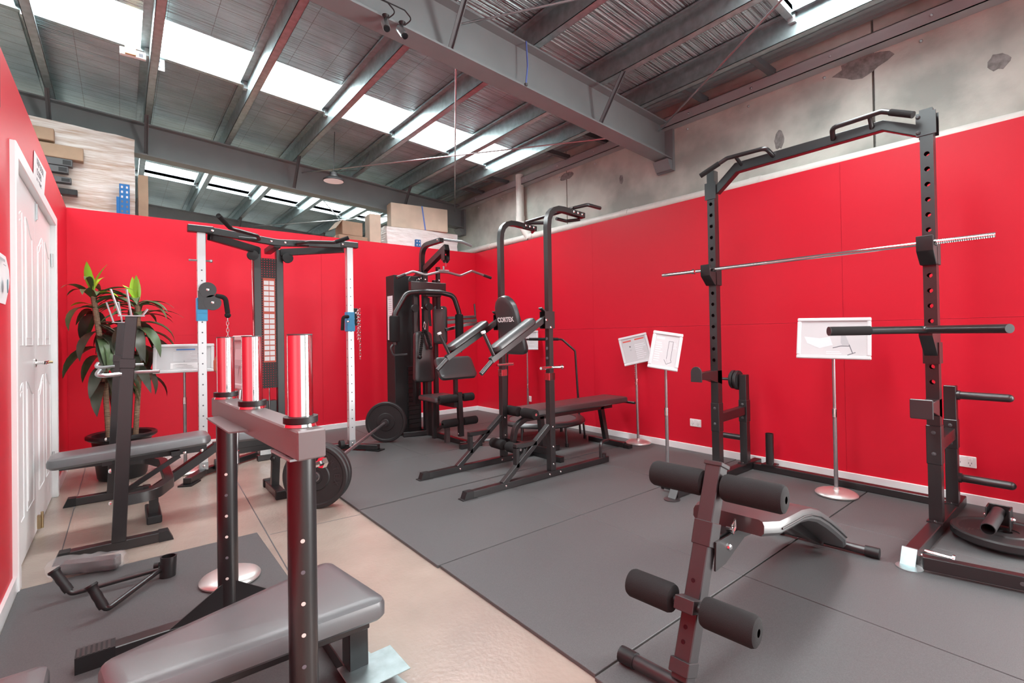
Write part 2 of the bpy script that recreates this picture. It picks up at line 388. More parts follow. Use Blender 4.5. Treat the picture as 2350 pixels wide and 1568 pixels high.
mb.prism([(3.84, -5, RZ(3.84)+.205), (4.42, -5, RZ(4.42)+.205), (4.42, -5, RZ(4.42)+.215), (3.84, -5, RZ(3.84)+.215)], (0, 19.5, 0))
struct('roof_deck', mb, 'deck', ceil)
PX = [.21+.77*k for k in range(-10, 5)]+[3.87]
for x in PX:
    z = RZ(x); g = .062
    mb = B().box(x-.002, x+.002, -5, 14.5, z, z+.17).box(x-.002, x+g, -5, 14.5, z, z+.004).box(x+g-.003, x+g, -5, 14.5, z, z+.02).box(x-g, x+.002, -5, 14.5, z+.166, z+.17).box(x-g, x-g+.003, -5, 14.5, z+.15, z+.17)
    struct('purlin', mb, 'galv', ceil)
px_all = [X0]+PX
for (a, b) in strips:
    for i in range(len(px_all)-1):
        x0, x1 = px_all[i]+.004, px_all[i+1]-.004
        mb = B()
        n = 6 if i > 8 else 1
        mb.prism([(x0, a-.03, RZ(x0)+.235), (x1, a-.03, RZ(x1)+.235), (x1, a-.03, RZ(x1)+.241), (x0, a-.03, RZ(x0)+.241)], (0, b-a+.06, 0))
        struct('skylight_panel', mb, 'skylight', ceil)
        if x1 > -1.5:
            struct('skylight_trim', B().rect([(x0, b+.02, RZ(x0)+.148), (x1, b+.02, RZ(x1)+.148)], .05, .045).rect([(x0, b+.002, RZ(x0)+.18), (x1, b+.002, RZ(x1)+.18)], .004, .08), 'galv', ceil)
            struct('trim_cleat', B().box(x1-.03, x1-.001, b-.02, b+.03, RZ(x1)+.09, RZ(x1)+.16), 'zinc', ceil)
RY = (-1.05, 2.95, 6.9, 10.85)
for y in RY:
    P = lambda x, dz: (x, y, RZ(x)+dz)
    mb = B().rect([P(X0, -.007), P(4.40, -.007)], .17, .014).rect([P(X0, -.353), P(4.40, -.353)], .17, .014).rect([P(X0, -.18), P(4.40, -.18)], .012, .34)
    rf = struct('rafter', mb, 'grey_paint', ceil)
    struct('end_plate', B().box(4.385, 4.42, y-.1, y+.1, RZ(4.4)-.48, RZ(4.4)+.01).prism([(4.30, y-.09, RZ(4.4)-.372), (4.42, y-.09, RZ(4.4)-.372), (4.42, y-.09, RZ(4.4)-.47), (4.36, y-.09, RZ(4.4)-.47)], (0, .18, 0)), 'grey_paint', rf)
    for yy in (-.07, .07): struct('bolt', B().bolt((4.36, y+yy, RZ(4.36)-.372), (0, 0, -1), .012, .012), 'zinc', rf)
    for x in PX[8::2]+PX[9:10]:
        struct('fly_brace', B().rect([(x+.03, y-.34, RZ(x)+.01), (x+.03, y-.075, RZ(x)-.34)], .035, .006, (1, 0, 0)).rect([(x+.012, y-.34, RZ(x)+.01), (x+.012, y-.075, RZ(x)-.34)], .004, .03, (1, 0, 0)), 'dark_steel', rf)
for a, b in zip(RY, RY[1:]):
    for (p, q) in (((1.88, a+.03), (4.25, b-.03)), ((4.25, a+.03), (1.88, b-.03))):
        pa = (p[0], p[1], RZ(p[0])-.10); pb = (q[0], q[1], RZ(q[0])-.10)
        struct('tie_rod', B().tube([pa, pb], .008, 8), 'steel_rod', ceil)
        struct('rod_cleat', B().box(pa[0]-.03, pa[0]+.03, p[1]-.02, p[1]+.03, pa[2]-.03, pa[2]+.03), 'dark_steel', ceil)
ec = struct('eave_channel', B().box(4.31, 4.42, -5, 14.5, 3.27, 3.276).box(4.31, 4.316, -5, 14.5, 3.27, 3.37).box(4.31, 4.42, -5, 14.5, 3.364, 3.37), 'eave_paint', ceil)
for k in range(16):
    y = -1.3+.62*k
    if k % 3 != 1: struct('outrigger', B().box(3.88, 4.34, y, y+.05, RZ(4.1)+.02, RZ(4.1)+.07), 'dark_steel', ceil)
    struct('bolt', B().bolt((4.309, y+.2, 3.32), (-1, 0, 0), .011, .01).bolt((4.419, y+.28, 3.22), (-1, 0, 0), .012, .012), 'zinc', ceil)
struct('wall_far', B().box(-8, 4.56, 14.4, 14.5, 0, 4.2), 'far_wall')
struct('wall_outer', B().box(-8, -7.9, -5, 14.4, 0, 4.3), 'far_wall')
struct('wall_front', B().box(-8, -1.2, -5.1, -5, 0, 4.2).box(4.2, 4.56, -5.1, -5, 0, 4).box(-1.2, 4.2, -5.1, -5, 3.25, 4.1), 'far_wall')

# ---------------------------------------------------------------- rubber flooring
t = Thing('rubber_flooring', 'black rubber gym mat tiles covering the right side of the floor', 'gym flooring', (2.7, 3, 0))
ex = [1.225, 2.265, 3.295, XR-.016]
rows = [(-3.0, -2.0), (-1.98, -.95), (-.93, .10), (.105, 1.135), (1.14, 2.185), (2.19, 3.232), (3.25, 4.30), (4.305, 5.33), (5.335, YB-.016)]
for r_, (a, b) in enumerate(rows):
    off = 0 if r_ >= 3 else .45
    for i in range(3):
        x0 = ex[i]+(off if i else 0); x1 = ex[i+1]+(off if i < 2 else 0)
        jx = random.uniform(-.006, .006) if i == 0 else 0
        dz = .003 if (r_, i) in ((6, 0), (3, 1), (4, 0)) else 0
        t.part('mat_tile', B().box(x0+.0015+jx, x1-.0015, a+.0015, b-.0015, .0003, MZ-random.uniform(0, .0012)+dz*.3), 'rubber', bevel=.0015)
single('rubber_mat', B().box(-.383, .622, 1.35, 3.31, .0003, .008), 'rubber', 'loose dark grey rubber mat by the white door, under the silver disc base', 'mat', (.1, 2.5, 0), bevel=.001)

# ---------------------------------------------------------------- pipes
pv = Thing('drain_pipe', 'long white horizontal pipe along the top of the red wall, with a vertical downpipe', 'pipe', (4.36, 3, 2.475))
pv.part('pipe', B().cyl((4.364, -3, 2.437), (4.364, 8.2, 2.552), .051, 20), 'pvc')
for y in (1.95, 3.4, 5.02, 6.0): pv.part('pipe_joint', B().cyl((4.364, y, 2.468+.0103*y), (4.364, y+.1, 2.469+.0103*y), .055, 20), 'pvc')
pv.part('downpipe', B().tube([(4.33, 5.27, 3.42), (4.33, 5.27, 2.75), (4.362, 5.10, 2.5)], .056, 18, .05), 'pvc')
pv.part('pipe_joint', B().cyl((4.33, 5.27, 2.74), (4.33, 5.27, 2.84), .062, 18), 'pvc')

# ================================================================== SQUAT RACK (right)
def holed_post(x, y, z0, z1, w, holes, r, nx=True):
    # hollow square post with round holes through its two x faces
    mb = B(); h = w/2; n = 12; holes = sorted(holes)
    for side in (-1, 1):
        X = x+side*h; zc = z0
        cells = []
        for hz in holes:
            a, b = hz-h*.9, hz+h*.9
            if a > zc+1e-4: cells.append((zc, a, None))
            cells.append((a, b, hz)); zc = b
        cells.append((zc, z1, None))
        for a, b, hz in cells:
            if hz is None: mb.add([(X, y-h, a), (X, y+h, a), (X, y+h, b), (X, y-h, b)], [(0, 1, 2, 3)]); continue
            ring = []; outer = []
            for k in range(n):
                t = 2*math.pi*(k+.5)/n; c, s_ = math.cos(t), math.sin(t); ring.append((X, y+r*c, hz+r*s_))
                m_ = max(abs(c)/h, abs(s_)/((b-a)/2)); outer.append((X, y+c/m_, hz+s_/m_))
            inn = [(X-side*.004, p[1], p[2]) for p in ring]
            mb.add(ring+outer+inn, [(k, (k+1) % n, n+(k+1) % n, n+k) for k in range(n)]+[(k, 2*n+k, 2*n+(k+1) % n, (k+1) % n) for k in range(n)])
            for sy in (-1, 1):
                for sz in (-1, 1):
                    cz = a if sz < 0 else b
                    near = sorted(range(n), key=lambda k: (outer[k][1]-(y+sy*h))**2+(outer[k][2]-cz)**2)[:2]
                    mb.add([(X, y+sy*h, cz), outer[near[0]], outer[near[1]]], [(0, 1, 2)])
    for side in (-1, 1):
        Y = y+side*h; mb.add([(x-h, Y, z0), (x+h, Y, z0), (x+h, Y, z1), (x-h, Y, z1)], [(0, 1, 2, 3)])
    mb.add([(x-h, y-h, z1), (x+h, y-h, z1), (x+h, y+h, z1), (x-h, y+h, z1)], [(0, 1, 2, 3)])
    return mb
RXF, RXR, RL, RRt = 3.57, 4.01, 1.975, .66
t = Thing('squat_rack', 'tall black squat rack with drilled uprights and a chin-up bar, holding a chrome bar', 'squat rack', (3.7, 1.32, MZ))
for y in (RL, RRt):
    hz = [2.163-.0865*k for k in range(16)]
    hz = [z for z in hz if not 1.52 < z < 1.68 and (y == RL and not .80 < z < .93 or y == RRt and not (1.0 < z < 1.19) and not (.7 < z < .80)) and z > .64]
    up = t.part('upright', holed_post(RXF, y, MZ+.05, 2.42, .06, hz, .0135), 'black_metal')
    t.part('sleeve', B().box(RXF-.034, RXF+.034, y-.034, y+.034, .40, .62), 'black_metal', up, bevel=.003)
    for z in (.46, .58): t.part('bolt', B().bolt((RXF-.034, y, z), (-1, 0, 0), .011, .007), 'dark_steel', up)
    rp = t.part('rear_post', B().box(RXR-.03, RXR+.03, y-.03, y+.03, MZ+.05, .81), 'black_metal', bevel=.003)
    t.part('sleeve', B().box(RXR-.034, RXR+.034, y-.034, y+.034, .42, .60), 'black_metal', rp, bevel=.003)
    t.part('bolt', B().bolt((RXR-.034, y, .565), (-1, 0, 0), .011, .007).bolt((RXR-.034, y, .455), (-1, 0, 0), .011, .007), 'dark_steel', rp)
    t.part('side_brace', B().rect([(RXF+.03, y, .50), (RXR-.03, y, .515)], .05, .07), 'black_metal', bevel=.003)
    br = t.part('base_rail', B().box(2.98, 4.235, y-.03, y+.03, MZ, MZ+.06), 'black_metal', bevel=.004)
    for x in (RXF, RXR): t.part('foot_plate', B().box(x-.06, x+.06, y-.036, y+.036, MZ+.058, MZ+.066).bolt((x-.048, y, MZ+.066), (0, 0, 1), .01, .008), 'black_metal', br)
    t.part('floor_bracket', B().lathe((2.93, y-.01, MZ), (0, 0, 1), [(0, 0), (.055, 0), (.055, .004), (0, .004)], 20).prism([(2.94, y-.03, MZ+.004), (2.985, y-.03, MZ+.075), (2.985, y+.03, MZ+.075), (2.94, y+.03, MZ+.004)], (.01, 0, 0)), 'galv' if y == RRt else 'grey_metal', br)
    for dx in (.06, .13): 
        sg = -1 if y == RRt else 1
        t.part('band_peg', B().cyl((2.99+dx, y+sg*.03, .045), (2.99+dx, y+sg*.14, .045), .011, 12).cyl((2.99+dx, y+sg*.14, .045), (2.99+dx, y+sg*.15, .045), .019, 14), 'chrome' if y == RRt else 'black_metal', br)
t.part('rear_rail', B().box(4.075, 4.14, RRt+.03, RL-.03, MZ, MZ+.05), 'black_metal', bevel=.004)
cb = t.part('chin_up_bar', B().rect([(RXF, RL-.03, 2.255), (RXF, 1.775, 2.395), (RXF, .865, 2.40), (RXF, RRt+.03, 2.305)], .05, .06), 'black_metal', bevel=.003)
for xa, ya, za in ((RXF-.037, RRt, 2.27), (RXF+.03, RRt, 2.27), (RXF-.037, RL, 2.20)): t.part('mount_plate', B().box(xa, xa+.007, ya-.045, ya+.045, za, za+.13), 'black_metal')
for z in (2.29, 2.38): t.part('bolt', B().bolt((RXF-.037, RRt+.034, z), (-1, 0, 0), .012, .012), 'dark_steel', cb)
for sg, yk, yi, ye in ((1, 1.80, 1.50, 1.985), (-1, .85, 1.13, .70)):
    g = t.part('grip_handle', B().tube([(RXF-.02, yi, 2.40), (3.47, yi+.02*sg, 2.445), (3.47, yk, 2.455), (3.43, ye, 2.37)], .0155, 12, .04), 'black_metal')
    a = V((3.47, yk, 2.455)).lerp(V((3.43, ye, 2.37)), .3); b = V((3.43, ye, 2.37))
    t.part('hand_grip', B().cyl(a, b+(b-a)*.06, .019, 14), 'foam', g)
    t.part('handle_strut', B().cyl((3.47, yk-.06*sg, 2.455), (RXF-.02, yk-.07*sg, 2.40), .013, 10), 'black_metal', g)
for y in (RL, RRt):
    w_ = .038
    t.part('j_hook', B().box(RXF-.045, RXF+.045, y-w_, y-w_+.006, 1.53, 1.655).box(RXF-.045, RXF+.045, y+w_-.006, y+w_, 1.53, 1.655).box(RXF+.038, RXF+.045, y-w_, y+w_, 1.53, 1.60)
           .prism([(RXF-.03, y-w_, 1.53), (RXF-.06, y-w_, 1.53), (3.435, y-w_, 1.60), (3.435, y-w_, 1.685), (3.455, y-w_, 1.685), (3.455, y-w_, 1.632), (RXF-.03, y-w_, 1.632)], (0, 2*w_, 0)), 'black_plastic', bevel=.003)
    z = .845 if y == RL else .742
    sa = t.part('safety_arm', B().prism([(RXF+.036, y-.03, z+.03), (3.29, y-.03, z+.022), (3.29, y-.03, z-.028), (RXF-.15, y-.03, z-.035), (RXF+.036, y-.03, z-.085)], (0, .06, 0)), 'black_metal', bevel=.003)
    if y == RL:
        pts = [(3.282, y-.045, z-.045), (3.282, y+.045, z-.045)]+[(3.282, y+.045*math.cos(a), z+.025+.045*math.sin(a)) for a in [math.pi*k/8 for k in range(9)]]
        t.part('end_plate', B().prism(pts, (.01, 0, 0)), 'grey_metal', sa, bevel=.002)
    else: t.part('end_plate', B().box(3.28, 3.29, y-.05, y+.05, z-.055, z+.05), 'grey_metal', sa, bevel=.004)
dz = t.part('dip_bar', B().tube([(3.08, 1.015, 1.163), (3.42, RRt, 1.163), (3.10, .30, 1.163)], .0215, 16, .05).box(RXF-.045, RXF+.04, RRt-.037, RRt+.037, .97, 1.09)
            .prism([(RXF-.03, RRt-.03, 1.0), (RXF-.03, RRt-.03, 1.165), (3.41, RRt-.03, 1.165), (3.41, RRt-.03, 1.13)], (0, .06, 0)), 'black_metal')
a, b = V((3.08, 1.015, 1.163)), V((3.42, RRt, 1.163))
t.part('hand_grip', B().cyl(a+(a-b)*.012, a.lerp(b, .42), .0255, 16), 'foam', dz)
t.part('end_cap', B().cyl(a+(a-b)*.012, a+(a-b)*.02, .026, 18), 'grey_metal', dz)
for z in (.752, .24):
    p = t.part('plate_peg', B().cyl((RXR, RRt-.03, z), (RXR, .40, z), .024, 18).cyl((RXR, RRt-.03, z), (RXR, RRt-.045, z), .03, 18).sph((RXR, .40, z), .024), 'grey_metal')
p = t.part('plate_peg', B().cyl((RXR, RL+.03, .765), (RXR, 2.33, .765), .012, 14), 'grey_metal')
t.part('plate_peg', B().cyl((RXR, RL+.03, .28), (RXR, 2.25, .28), .024, 18), 'grey_metal')
t.part('bar_holder', B().lathe((4.11, 1.82, MZ+.062), (0, 0, 1), [(0, .0), (.031, 0), (.031, .25), (.026, .25), (.026, .03), (0, .03)], 20), 'black_metal')
t.part('holder_base', B().box(4.06, 4.16, 1.77, 1.87, MZ+.05, MZ+.062), 'black_metal')
for k, (y, r) in enumerate(((2.012, .082), (2.048, .078))):
    single('weight_plate', B().lathe((RXR, y, .765-r+.09-.012), (0, 1, 0), [(.013, 0), (r*.55, 0), (r*.6, -.003) if 0 else (r*.6, .002), (r-.006, 0), (r, .006), (r, .022), (r-.006, .028), (.013, .028)], 32), 'plate_rubber',
           ('small black plate on the rack peg, the one touching the post', 'small black plate on the rack peg, the outer of the pair')[k], 'weight plate', (RXR, y, .765), 'small plates on the rack peg')
t = Thing('straight_barbell', 'thin chrome barbell resting across the hooks of the squat rack', 'barbell', (3.487, 1.38, 1.648))
t.part('bar', B().cyl((3.487, .62, 1.648), (3.487, 2.08, 1.648), .0135, 14), 'chrome')
for y in (.655, 2.10):
    s_ = 1 if y > 1 else -1
    t.part('sleeve', B().cyl((3.487, y, 1.648), (3.487, 2.385 if s_ > 0 else .38, 1.648), .0145, 14), 'chrome')
    t.part('collar', B().cyl((3.487, y-.012, 1.648), (3.487, y+.012, 1.648), .021, 16), 'chrome')
mb = B()
for k in range(26): mb.lathe((3.487, .385+.009*k, 1.648), (0, 1, 0), [(.0145, 0), (.0165, .002), (.0145, .004)], 12)
t.part('thread', mb, 'chrome')

# things on the floor beside the rack
t = Thing('weight_plate', 'large dark rubber plate lying flat on the floor against the rack base', 'weight plate', (3.62, .40, MZ))
def plate_prof(r, th): return [(.026, .004), (.05, .004), (.052, 0), (r*.42, 0), (r*.45, .007), (r*.84, .007), (r*.88, 0), (r-.008, 0), (r, .008), (r, th-.008), (r-.008, th), (r*.88, th), (r*.84, th-.007), (r*.45, th-.007), (r*.42, th), (.052, th), (.05, th-.004), (.026, th-.004), (.026, .004)]
t.part('disc', B().lathe((3.62, .385, MZ+.025), (0, 0, 1), plate_prof(.225, .045), 48), 'plate_rubber')
text_part(t, 'embossed_lettering', 'CORTEX', .05, (3.55, .50, MZ+.0635), (.63, -.77, 0), (.77, .63, 0), 'grey_metal')
t = Thing('landmine_sleeve', 'black steel sleeve on a bolted bracket lying on the flat rubber plate', 'landmine attachment', (3.6, .42, .1))
t.part('sleeve', B().lathe((3.42, .43, .135), (.85, -.05, .12), [(.027, .0), (.031, .0), (.031, .24), (0, .24)], 20), 'grey_metal')
t.part('bracket', B().box(3.60, 3.70, .365, .372, .09, .20).box(3.60, 3.70, .455, .462, .09, .20).box(3.69, 3.70, .365, .462, .09, .20), 'black_metal', bevel=.002)
for y, s_ in ((.462, 1), (.365, -1)): t.part('bolt', B().bolt((3.66, y, .14), (0, s_, 0), .013, .014), 'chrome')
t = Thing('steel_tube', 'black square steel tube lying on the floor in front of the rack foot', 'steel tube', (3.05, .4, MZ))
t.part('tube', B().rect([(2.935, .60, .06), (3.09, -.02, .06)], .045, .06), 'black_metal', bevel=.003)
t.part('pin_hole', B().cyl((2.995, .27, .06), (2.988, .271, .06), .008), 'dark_steel')
t.part('lower_bar', B().cyl((2.98, .57, MZ+.008), (3.11, .05, MZ+.008), .008, 8), 'steel_rod')

# ================================================================== POWER TOWER
t = Thing('power_tower', 'black power tower with padded dip arms, a lettered backrest and curved top arms', 'power tower', (2.65, 3.24, MZ))
PX_, TR, TL = 2.70, 2.94, 3.58
for y in (TR, TL):
    s_ = -1 if y == TR else 1
    br = t.part('base_rail', B().box(1.92, 3.385, y-.025, y+.025, MZ, MZ+.05), 'black_metal', bevel=.003)
    t.part('end_cap', B().prism([(1.925, y-.028, MZ+.003), (1.845, y-.028, MZ+.003), (1.865, y-.028, MZ+.054), (1.925, y-.028, MZ+.054)], (0, .056, 0)).box(1.83, 1.95, y-.034, y+.034, MZ, MZ+.006), 'black_plastic', br)
    t.part('bolt', B().bolt((2.215, y-.025, MZ+.026), (0, -1, 0)).bolt((2.66, y-.025, MZ+.026), (0, -1, 0)).bolt((2.78, y-.025, MZ+.026), (0, -1, 0)), 'chrome', br)
    lp = t.part('lower_post', B().box(PX_-.028, PX_+.028, y-.028, y+.028, MZ+.05, .815), 'black_metal', bevel=.003)
    t.part('collar', B().box(PX_-.031, PX_+.031, y-.031, y+.031, .80, .86), 'chrome', lp, bevel=.002)
    for z in (.12, .26, .42): t.part('bolt', B().bolt((PX_, y-.028, z), (0, -1, 0)), 'chrome', lp)
    t.part('upper_post', B().rect([(PX_, y, .80), (PX_, y, 2.235), (3.13, y, 2.205)], .046, .05, (0, 1, 0), .17), 'black_metal', bevel=.002)
    t.part('pin_hole', B().cyl((PX_-.026, y, 1.14), (PX_-.0255, y, 1.14), .012).cyl((PX_-.026, y, 1.06), (PX_-.0255, y, 1.06), .012).cyl((PX_-.026, y, .98), (PX_-.0255, y, .98), .012), 'print_dark', lp)
    t.part('bolt', B().bolt((3.09, y-.025, 2.212), (0, -1, 0), .012).bolt((3.04, y-.025, 2.215), (0, -1, 0), .012).bolt((2.99, y-.025, 2.218), (0, -1, 0), .012), 'chrome')
    dg = t.part('diagonal_brace', B().rect([(2.20, y, .055), (2.675, y, .43)], .046, .04), 'black_metal', bevel=.002)
    t.part('foot_step', B().rect([(2.56, y+s_*.0, .335), (2.33, y, .325), (2.33, y, .155)], .046, .03, (0, 1, 0)) if 0 else B().box(2.32, 2.53, y-.023, y+.023, .30, .335).box(2.32, 2.35, y-.023, y+.023, .155, .31), 'black_metal', dg, bevel=.002)
    t.part('dip_bracket', B().box(PX_-.07, PX_+.034, y-.034, y-.028, 1.22, 1.36).box(PX_-.07, PX_+.034, y+.028, y+.034, 1.22, 1.36).prism([(2.66, y-.02, 1.345), (2.605, y-.02, 1.385), (2.61, y-.02, 1.393), (2.665, y-.02, 1.353)], (0, .04, 0)), 'black_metal')
    da = t.part('dip_arm', B().rect([(2.66, y, 1.305), (2.11, y, .985)], .04, .045), 'black_metal', bevel=.002)
    t.part('bolt', B().bolt((2.64, y-.034, 1.29), (0, -1, 0), .012).bolt((2.69, y-.034, 1.23), (0, -1, 0), .012), 'chrome', da)
    u = V((-.864, 0, -.503)); t.part('arm_pad', B().pad(V((2.345, y, 1.145))+V((-.503, 0, .864))*.012, u, (0, -1, 0), .46, .125, .05, .05, .02), 'vinyl', da)
    h1 = t.part('vertical_handle', B().tube([(2.15, y, 1.00), (2.13, y, 1.04), (2.05, y, 1.19)], .0145, 12), 'grey_metal', da)
    t.part('handle_cap', B().cyl((2.05, y, 1.19), (2.044, y, 1.203), .018), 'white_ink', da)
    t.part('forward_grip', B().cyl((2.14, y, 1.0), (2.02, y, .892), .018, 14), 'grey_metal', da)
t.part('cross_bar', B().box(PX_-.002, PX_+.028, TR+.028, TL-.028, .18, .235), 'black_metal', bevel=.002)
t.part('cross_bar', B().box(PX_-.045, PX_-.005, TR+.03, TL-.03, 1.235, 1.275), 'white_ink' if 0 else 'black_metal', bevel=.002)
t.part('pull_up_bar', B().cyl((3.02, TR, 2.26), (3.02, TL, 2.26), .0145, 14), 'black_metal')
for y, s_ in ((TR, -1), (TL, 1)):
    g = t.part('outer_handle', B().tube([(3.02, y, 2.26), (3.08, y+s_*.10, 2.275), (3.24, y+s_*.10 if s_ < 0 else y-.06, 2.27)], .0155, 12, .03), 'black_metal')
    t.part('lower_handle', B().tube([(3.09, y, 2.17), (3.02, y-s_*.10, 2.165), (2.9, y-s_*.10, 2.17)], .014, 12, .03), 'black_metal', g)
bu = V((-.13, 0, .49)).normalized(); bp_ = t.part('backrest', B().pad((2.60, 3.30, 1.265), bu, (0, 1, 0), .52, .32, .055, .06, .02, .14, .88), 'vinyl')
nrm = V((0, -1, 0)).cross(bu).normalized()
o3 = V((2.60, 3.30, 1.265))+bu*.055+nrm*.0590
text_part(t, 'brand_lettering', 'CORTEX', .056, o3+V((-.001, 0, 0)), (0, -1, 0), bu, 'white_ink', bp_, bold=.0022)
t.part('adjust_pin', B().cyl((2.56, TR-.05, .905), (2.70, TR-.02, .905), .012, 12).cyl((2.70, TR-.03, .905), (2.78, TR-.05, .905), .011, 12).cyl((2.78, TR-.05, .905), (2.79, TR-.052, .905), .022, 14), 'chrome')
t.part('adjust_pin', B().cyl((2.60, TL-.05, .905), (2.80, TL-.03, .905), .012, 12), 'chrome')
t.part('rear_hook', B().tube([(3.30, TR, MZ+.05), (3.30, TR, .20), (3.42, TR+.02, .20)], .014, 10, .05).cyl((3.33, TR, MZ+.05), (3.33, TR, MZ+.08), .03, 14), 'black_metal')

# ================================================================== FLAT BENCH WITH LEG DEVELOPER (behind the tower)
t = Thing('flat_bench', 'long black flat weight bench with foam leg rollers, behind the power tower', 'weight bench', (3.4, 3.42, MZ))
BY = 3.43
t.part('seat_pad', B().pad((3.46, BY, .445), (1, 0, 0), (0, 1, 0), 1.32, .34, .06, .04, .02), 'vinyl')
t.part('frame_tube', B().box(2.82, 4.02, BY-.025, BY+.025, .385, .44), 'black_metal', bevel=.002)
t.part('leg', B().rect([(3.86, BY, .41), (3.94, BY, .05)], .05, .05, (0, 1, 0)), 'black_metal', bevel=.002)
ft = t.part('foot', B().box(3.90, 3.95, BY-.26, BY+.22, MZ, MZ+.05), 'black_metal', bevel=.003)
t.part('end_cap', B().prism([(3.895, BY-.26, MZ), (3.955, BY-.26, MZ), (3.955, BY-.33, MZ), (3.895, BY-.33, MZ)], (0, 0, .035)), 'black_plastic', ft)
t.part('leg', B().rect([(3.02, BY, .41), (3.06, BY, .05)], .05, .05, (0, 1, 0)), 'black_metal', bevel=.002)
t.part('foot', B().box(3.03, 3.08, BY-.25, BY+.2, MZ, MZ+.05), 'black_metal', bevel=.003)
t.part('grab_bar', B().tube([(4.05, BY, .43), (4.15, BY-.05, .44), (4.15, BY-.22, .44)], .014, 12, .03), 'black_metal')
t.part('developer_arm', B().rect([(2.84, BY-.02, .42), (2.70, BY-.02, .36), (2.66, BY-.02, .14)], .045, .045, (0, 1, 0), .12), 'black_metal', bevel=.002)
for (x, z) in ((2.78, .475), (2.60, .20)):
    t.part('roller_axle', B().cyl((x, BY-.22, z), (x, BY+.2, z), .012, 12), 'chrome')
    for a, b in ((-.215, -.04), (.015, .19)): t.part('foam_roller', B().roller((x, BY+a, z), (x, BY+b, z), .045), 'foam')

# ================================================================== MINI TRAMPOLINE
t = Thing('mini_trampoline', 'round black mini trampoline with a tall bent handlebar, by the red wall corner', 'trampoline', (3.60, 4.05, MZ))
c = V((3.60, 4.05, 0)); r = .46
t.part('rim_cover', B().lathe(c, (0, 0, 1), [(r-.09, .245), (r-.08, .255), (r-.02, .262), (r, .25), (r+.008, .235), (r-.005, .215), (r-.05, .213)], 40), 'vinyl')
t.part('jump_mat', B().lathe(c, (0, 0, 1), [(0, .24), (r-.085, .244), (r-.085, .238), (0, .234)], 40), 'rubber')
t.part('frame_ring', B().tube([c+V((r*math.cos(a), r*math.sin(a), .225)) for a in [2*math.pi*k/36 for k in range(36)]], .013, 8, closed=True), 'black_metal')
for k in range(6):
    a = math.radians(20+60*k); p = c+V((r*.97*math.cos(a), r*.97*math.sin(a), 0))
    t.part('leg', B().tube([p+V((0, 0, .225)), p+V((.02*math.cos(a), .02*math.sin(a), MZ+.02))], .012, 10).cyl(p+V((.02*math.cos(a), .02*math.sin(a), MZ)), p+V((.02*math.cos(a), .02*math.sin(a), MZ+.04)), .018, 12), 'black_metal')
t.part('handlebar', B().tube([(4.07, 3.93, MZ+.01), (4.03, 3.95, .98), (3.93, 4.06, 1.115), (3.62, 4.37, 1.12), (3.47, 4.50, .98), (3.46, 4.53, MZ+.01)], .0125, 10, .05), 'black_metal')
t.part('hand_grip', B().cyl((3.90, 4.09, 1.118), (3.66, 4.33, 1.122), .017, 12), 'foam')

# ================================================================== MULTI-STATION HOME GYM (back corner)
t = Thing('multi_gym', 'black multi-station home gym with weight stack tower, lat bar boom and preacher pad', 'home gym', (2.8, 5.0, MZ))
gx = 2.80
t.part('base_rail', B().rect([(2.80, 5.6, MZ+.03), (2.79, 4.24, MZ+.03)], .05, .05), 'black_metal', bevel=.003)
t.part('base_foot', B().rect([(2.80, 5.15, MZ+.03), (2.50, 5.24, MZ+.03)], .05, .05), 'black_metal', bevel=.003)
t.part('base_foot', B().rect([(2.80, 5.15, MZ+.03), (3.15, 5.45, MZ+.03)], .05, .05), 'black_metal', bevel=.003)
t.part('front_foot', B().box(2.66, 2.92, 4.24, 4.29, MZ, MZ+.05), 'black_metal', bevel=.003)
sh = t.part('stack_shroud', B().box(2.45, 2.78, 5.32, 5.54, MZ+.03, 1.90), 'mesh_black', bevel=.004)
t.part('instruction_label', B().box(2.4485, 2.45, 5.36, 5.5, 1.14, 1.66), 'print_pale', sh)
for k in range(20): t.part('label_text', B().box(2.4478, 2.4486, 5.38, 5.48-.03*random.random(), 1.16+.024*k, 1.168+.024*k), 'print_grey', sh)
st = Thing.part
for k in range(14): t.part('stack_plate', B().box(2.60, 2.76, 5.285, 5.33, .10+.052*k, .148+.052*k), 'black_metal')
t.part('selector_pin', B().tube([(2.68, 5.285, .60), (2.68, 5.25, .60), (2.68, 5.24, .57)], .006, 8), 'chrome')
t.part('mast', B().box(gx-.03, gx+.03, 5.20, 5.26, MZ+.05, 1.96), 'black_metal', bevel=.003)
t.part('mast', B().box(2.93, 2.98, 5.24, 5.29, MZ+.05, 1.86), 'black_metal', bevel=.003)
t.part('lat_boom', B().rect([(gx, 5.58, 1.845), (gx, 4.70, 2.165)], .06, .07), 'black_metal', bevel=.003)
t.part('chin_arch', B().rect([(gx-.02, 5.25, 1.80), (gx-.02, 5.25, 2.255), (gx-.02, 4.78, 2.255)], .05, .055, (1, 0, 0), .16), 'black_metal', bevel=.002)
ch = t.part('chin_handle', B().tube([(gx-.02, 4.80, 2.265), (3.02, 4.74, 2.255), (3.13, 4.70, 2.21)], .014, 10, .03), 'steel_rod')
t.part('bolt', B().bolt((gx-.045, 4.83, 2.262), (-1, 0, 0), .013).bolt((gx-.048, 5.23, 1.86), (-1, 0, 0), .015), 'chrome')
pb = t.part('pulley_bracket', B().box(gx-.035, gx-.03, 4.70, 4.77, 2.02, 2.14).box(gx+.03, gx+.035, 4.70, 4.77, 2.02, 2.14), 'black_metal')
t.part('pulley_wheel', B().lathe((gx-.018, 4.73, 2.035), (1, 0, 0), [(0, 0), (.045, 0), (.036, .018), (.045, .036), (0, .036)], 20), 'black_plastic')
t.part('cable', B().cyl((gx-.005, 4.72, 2.0), (gx-.005, 4.72, 1.95), .004, 6), 'chrome')
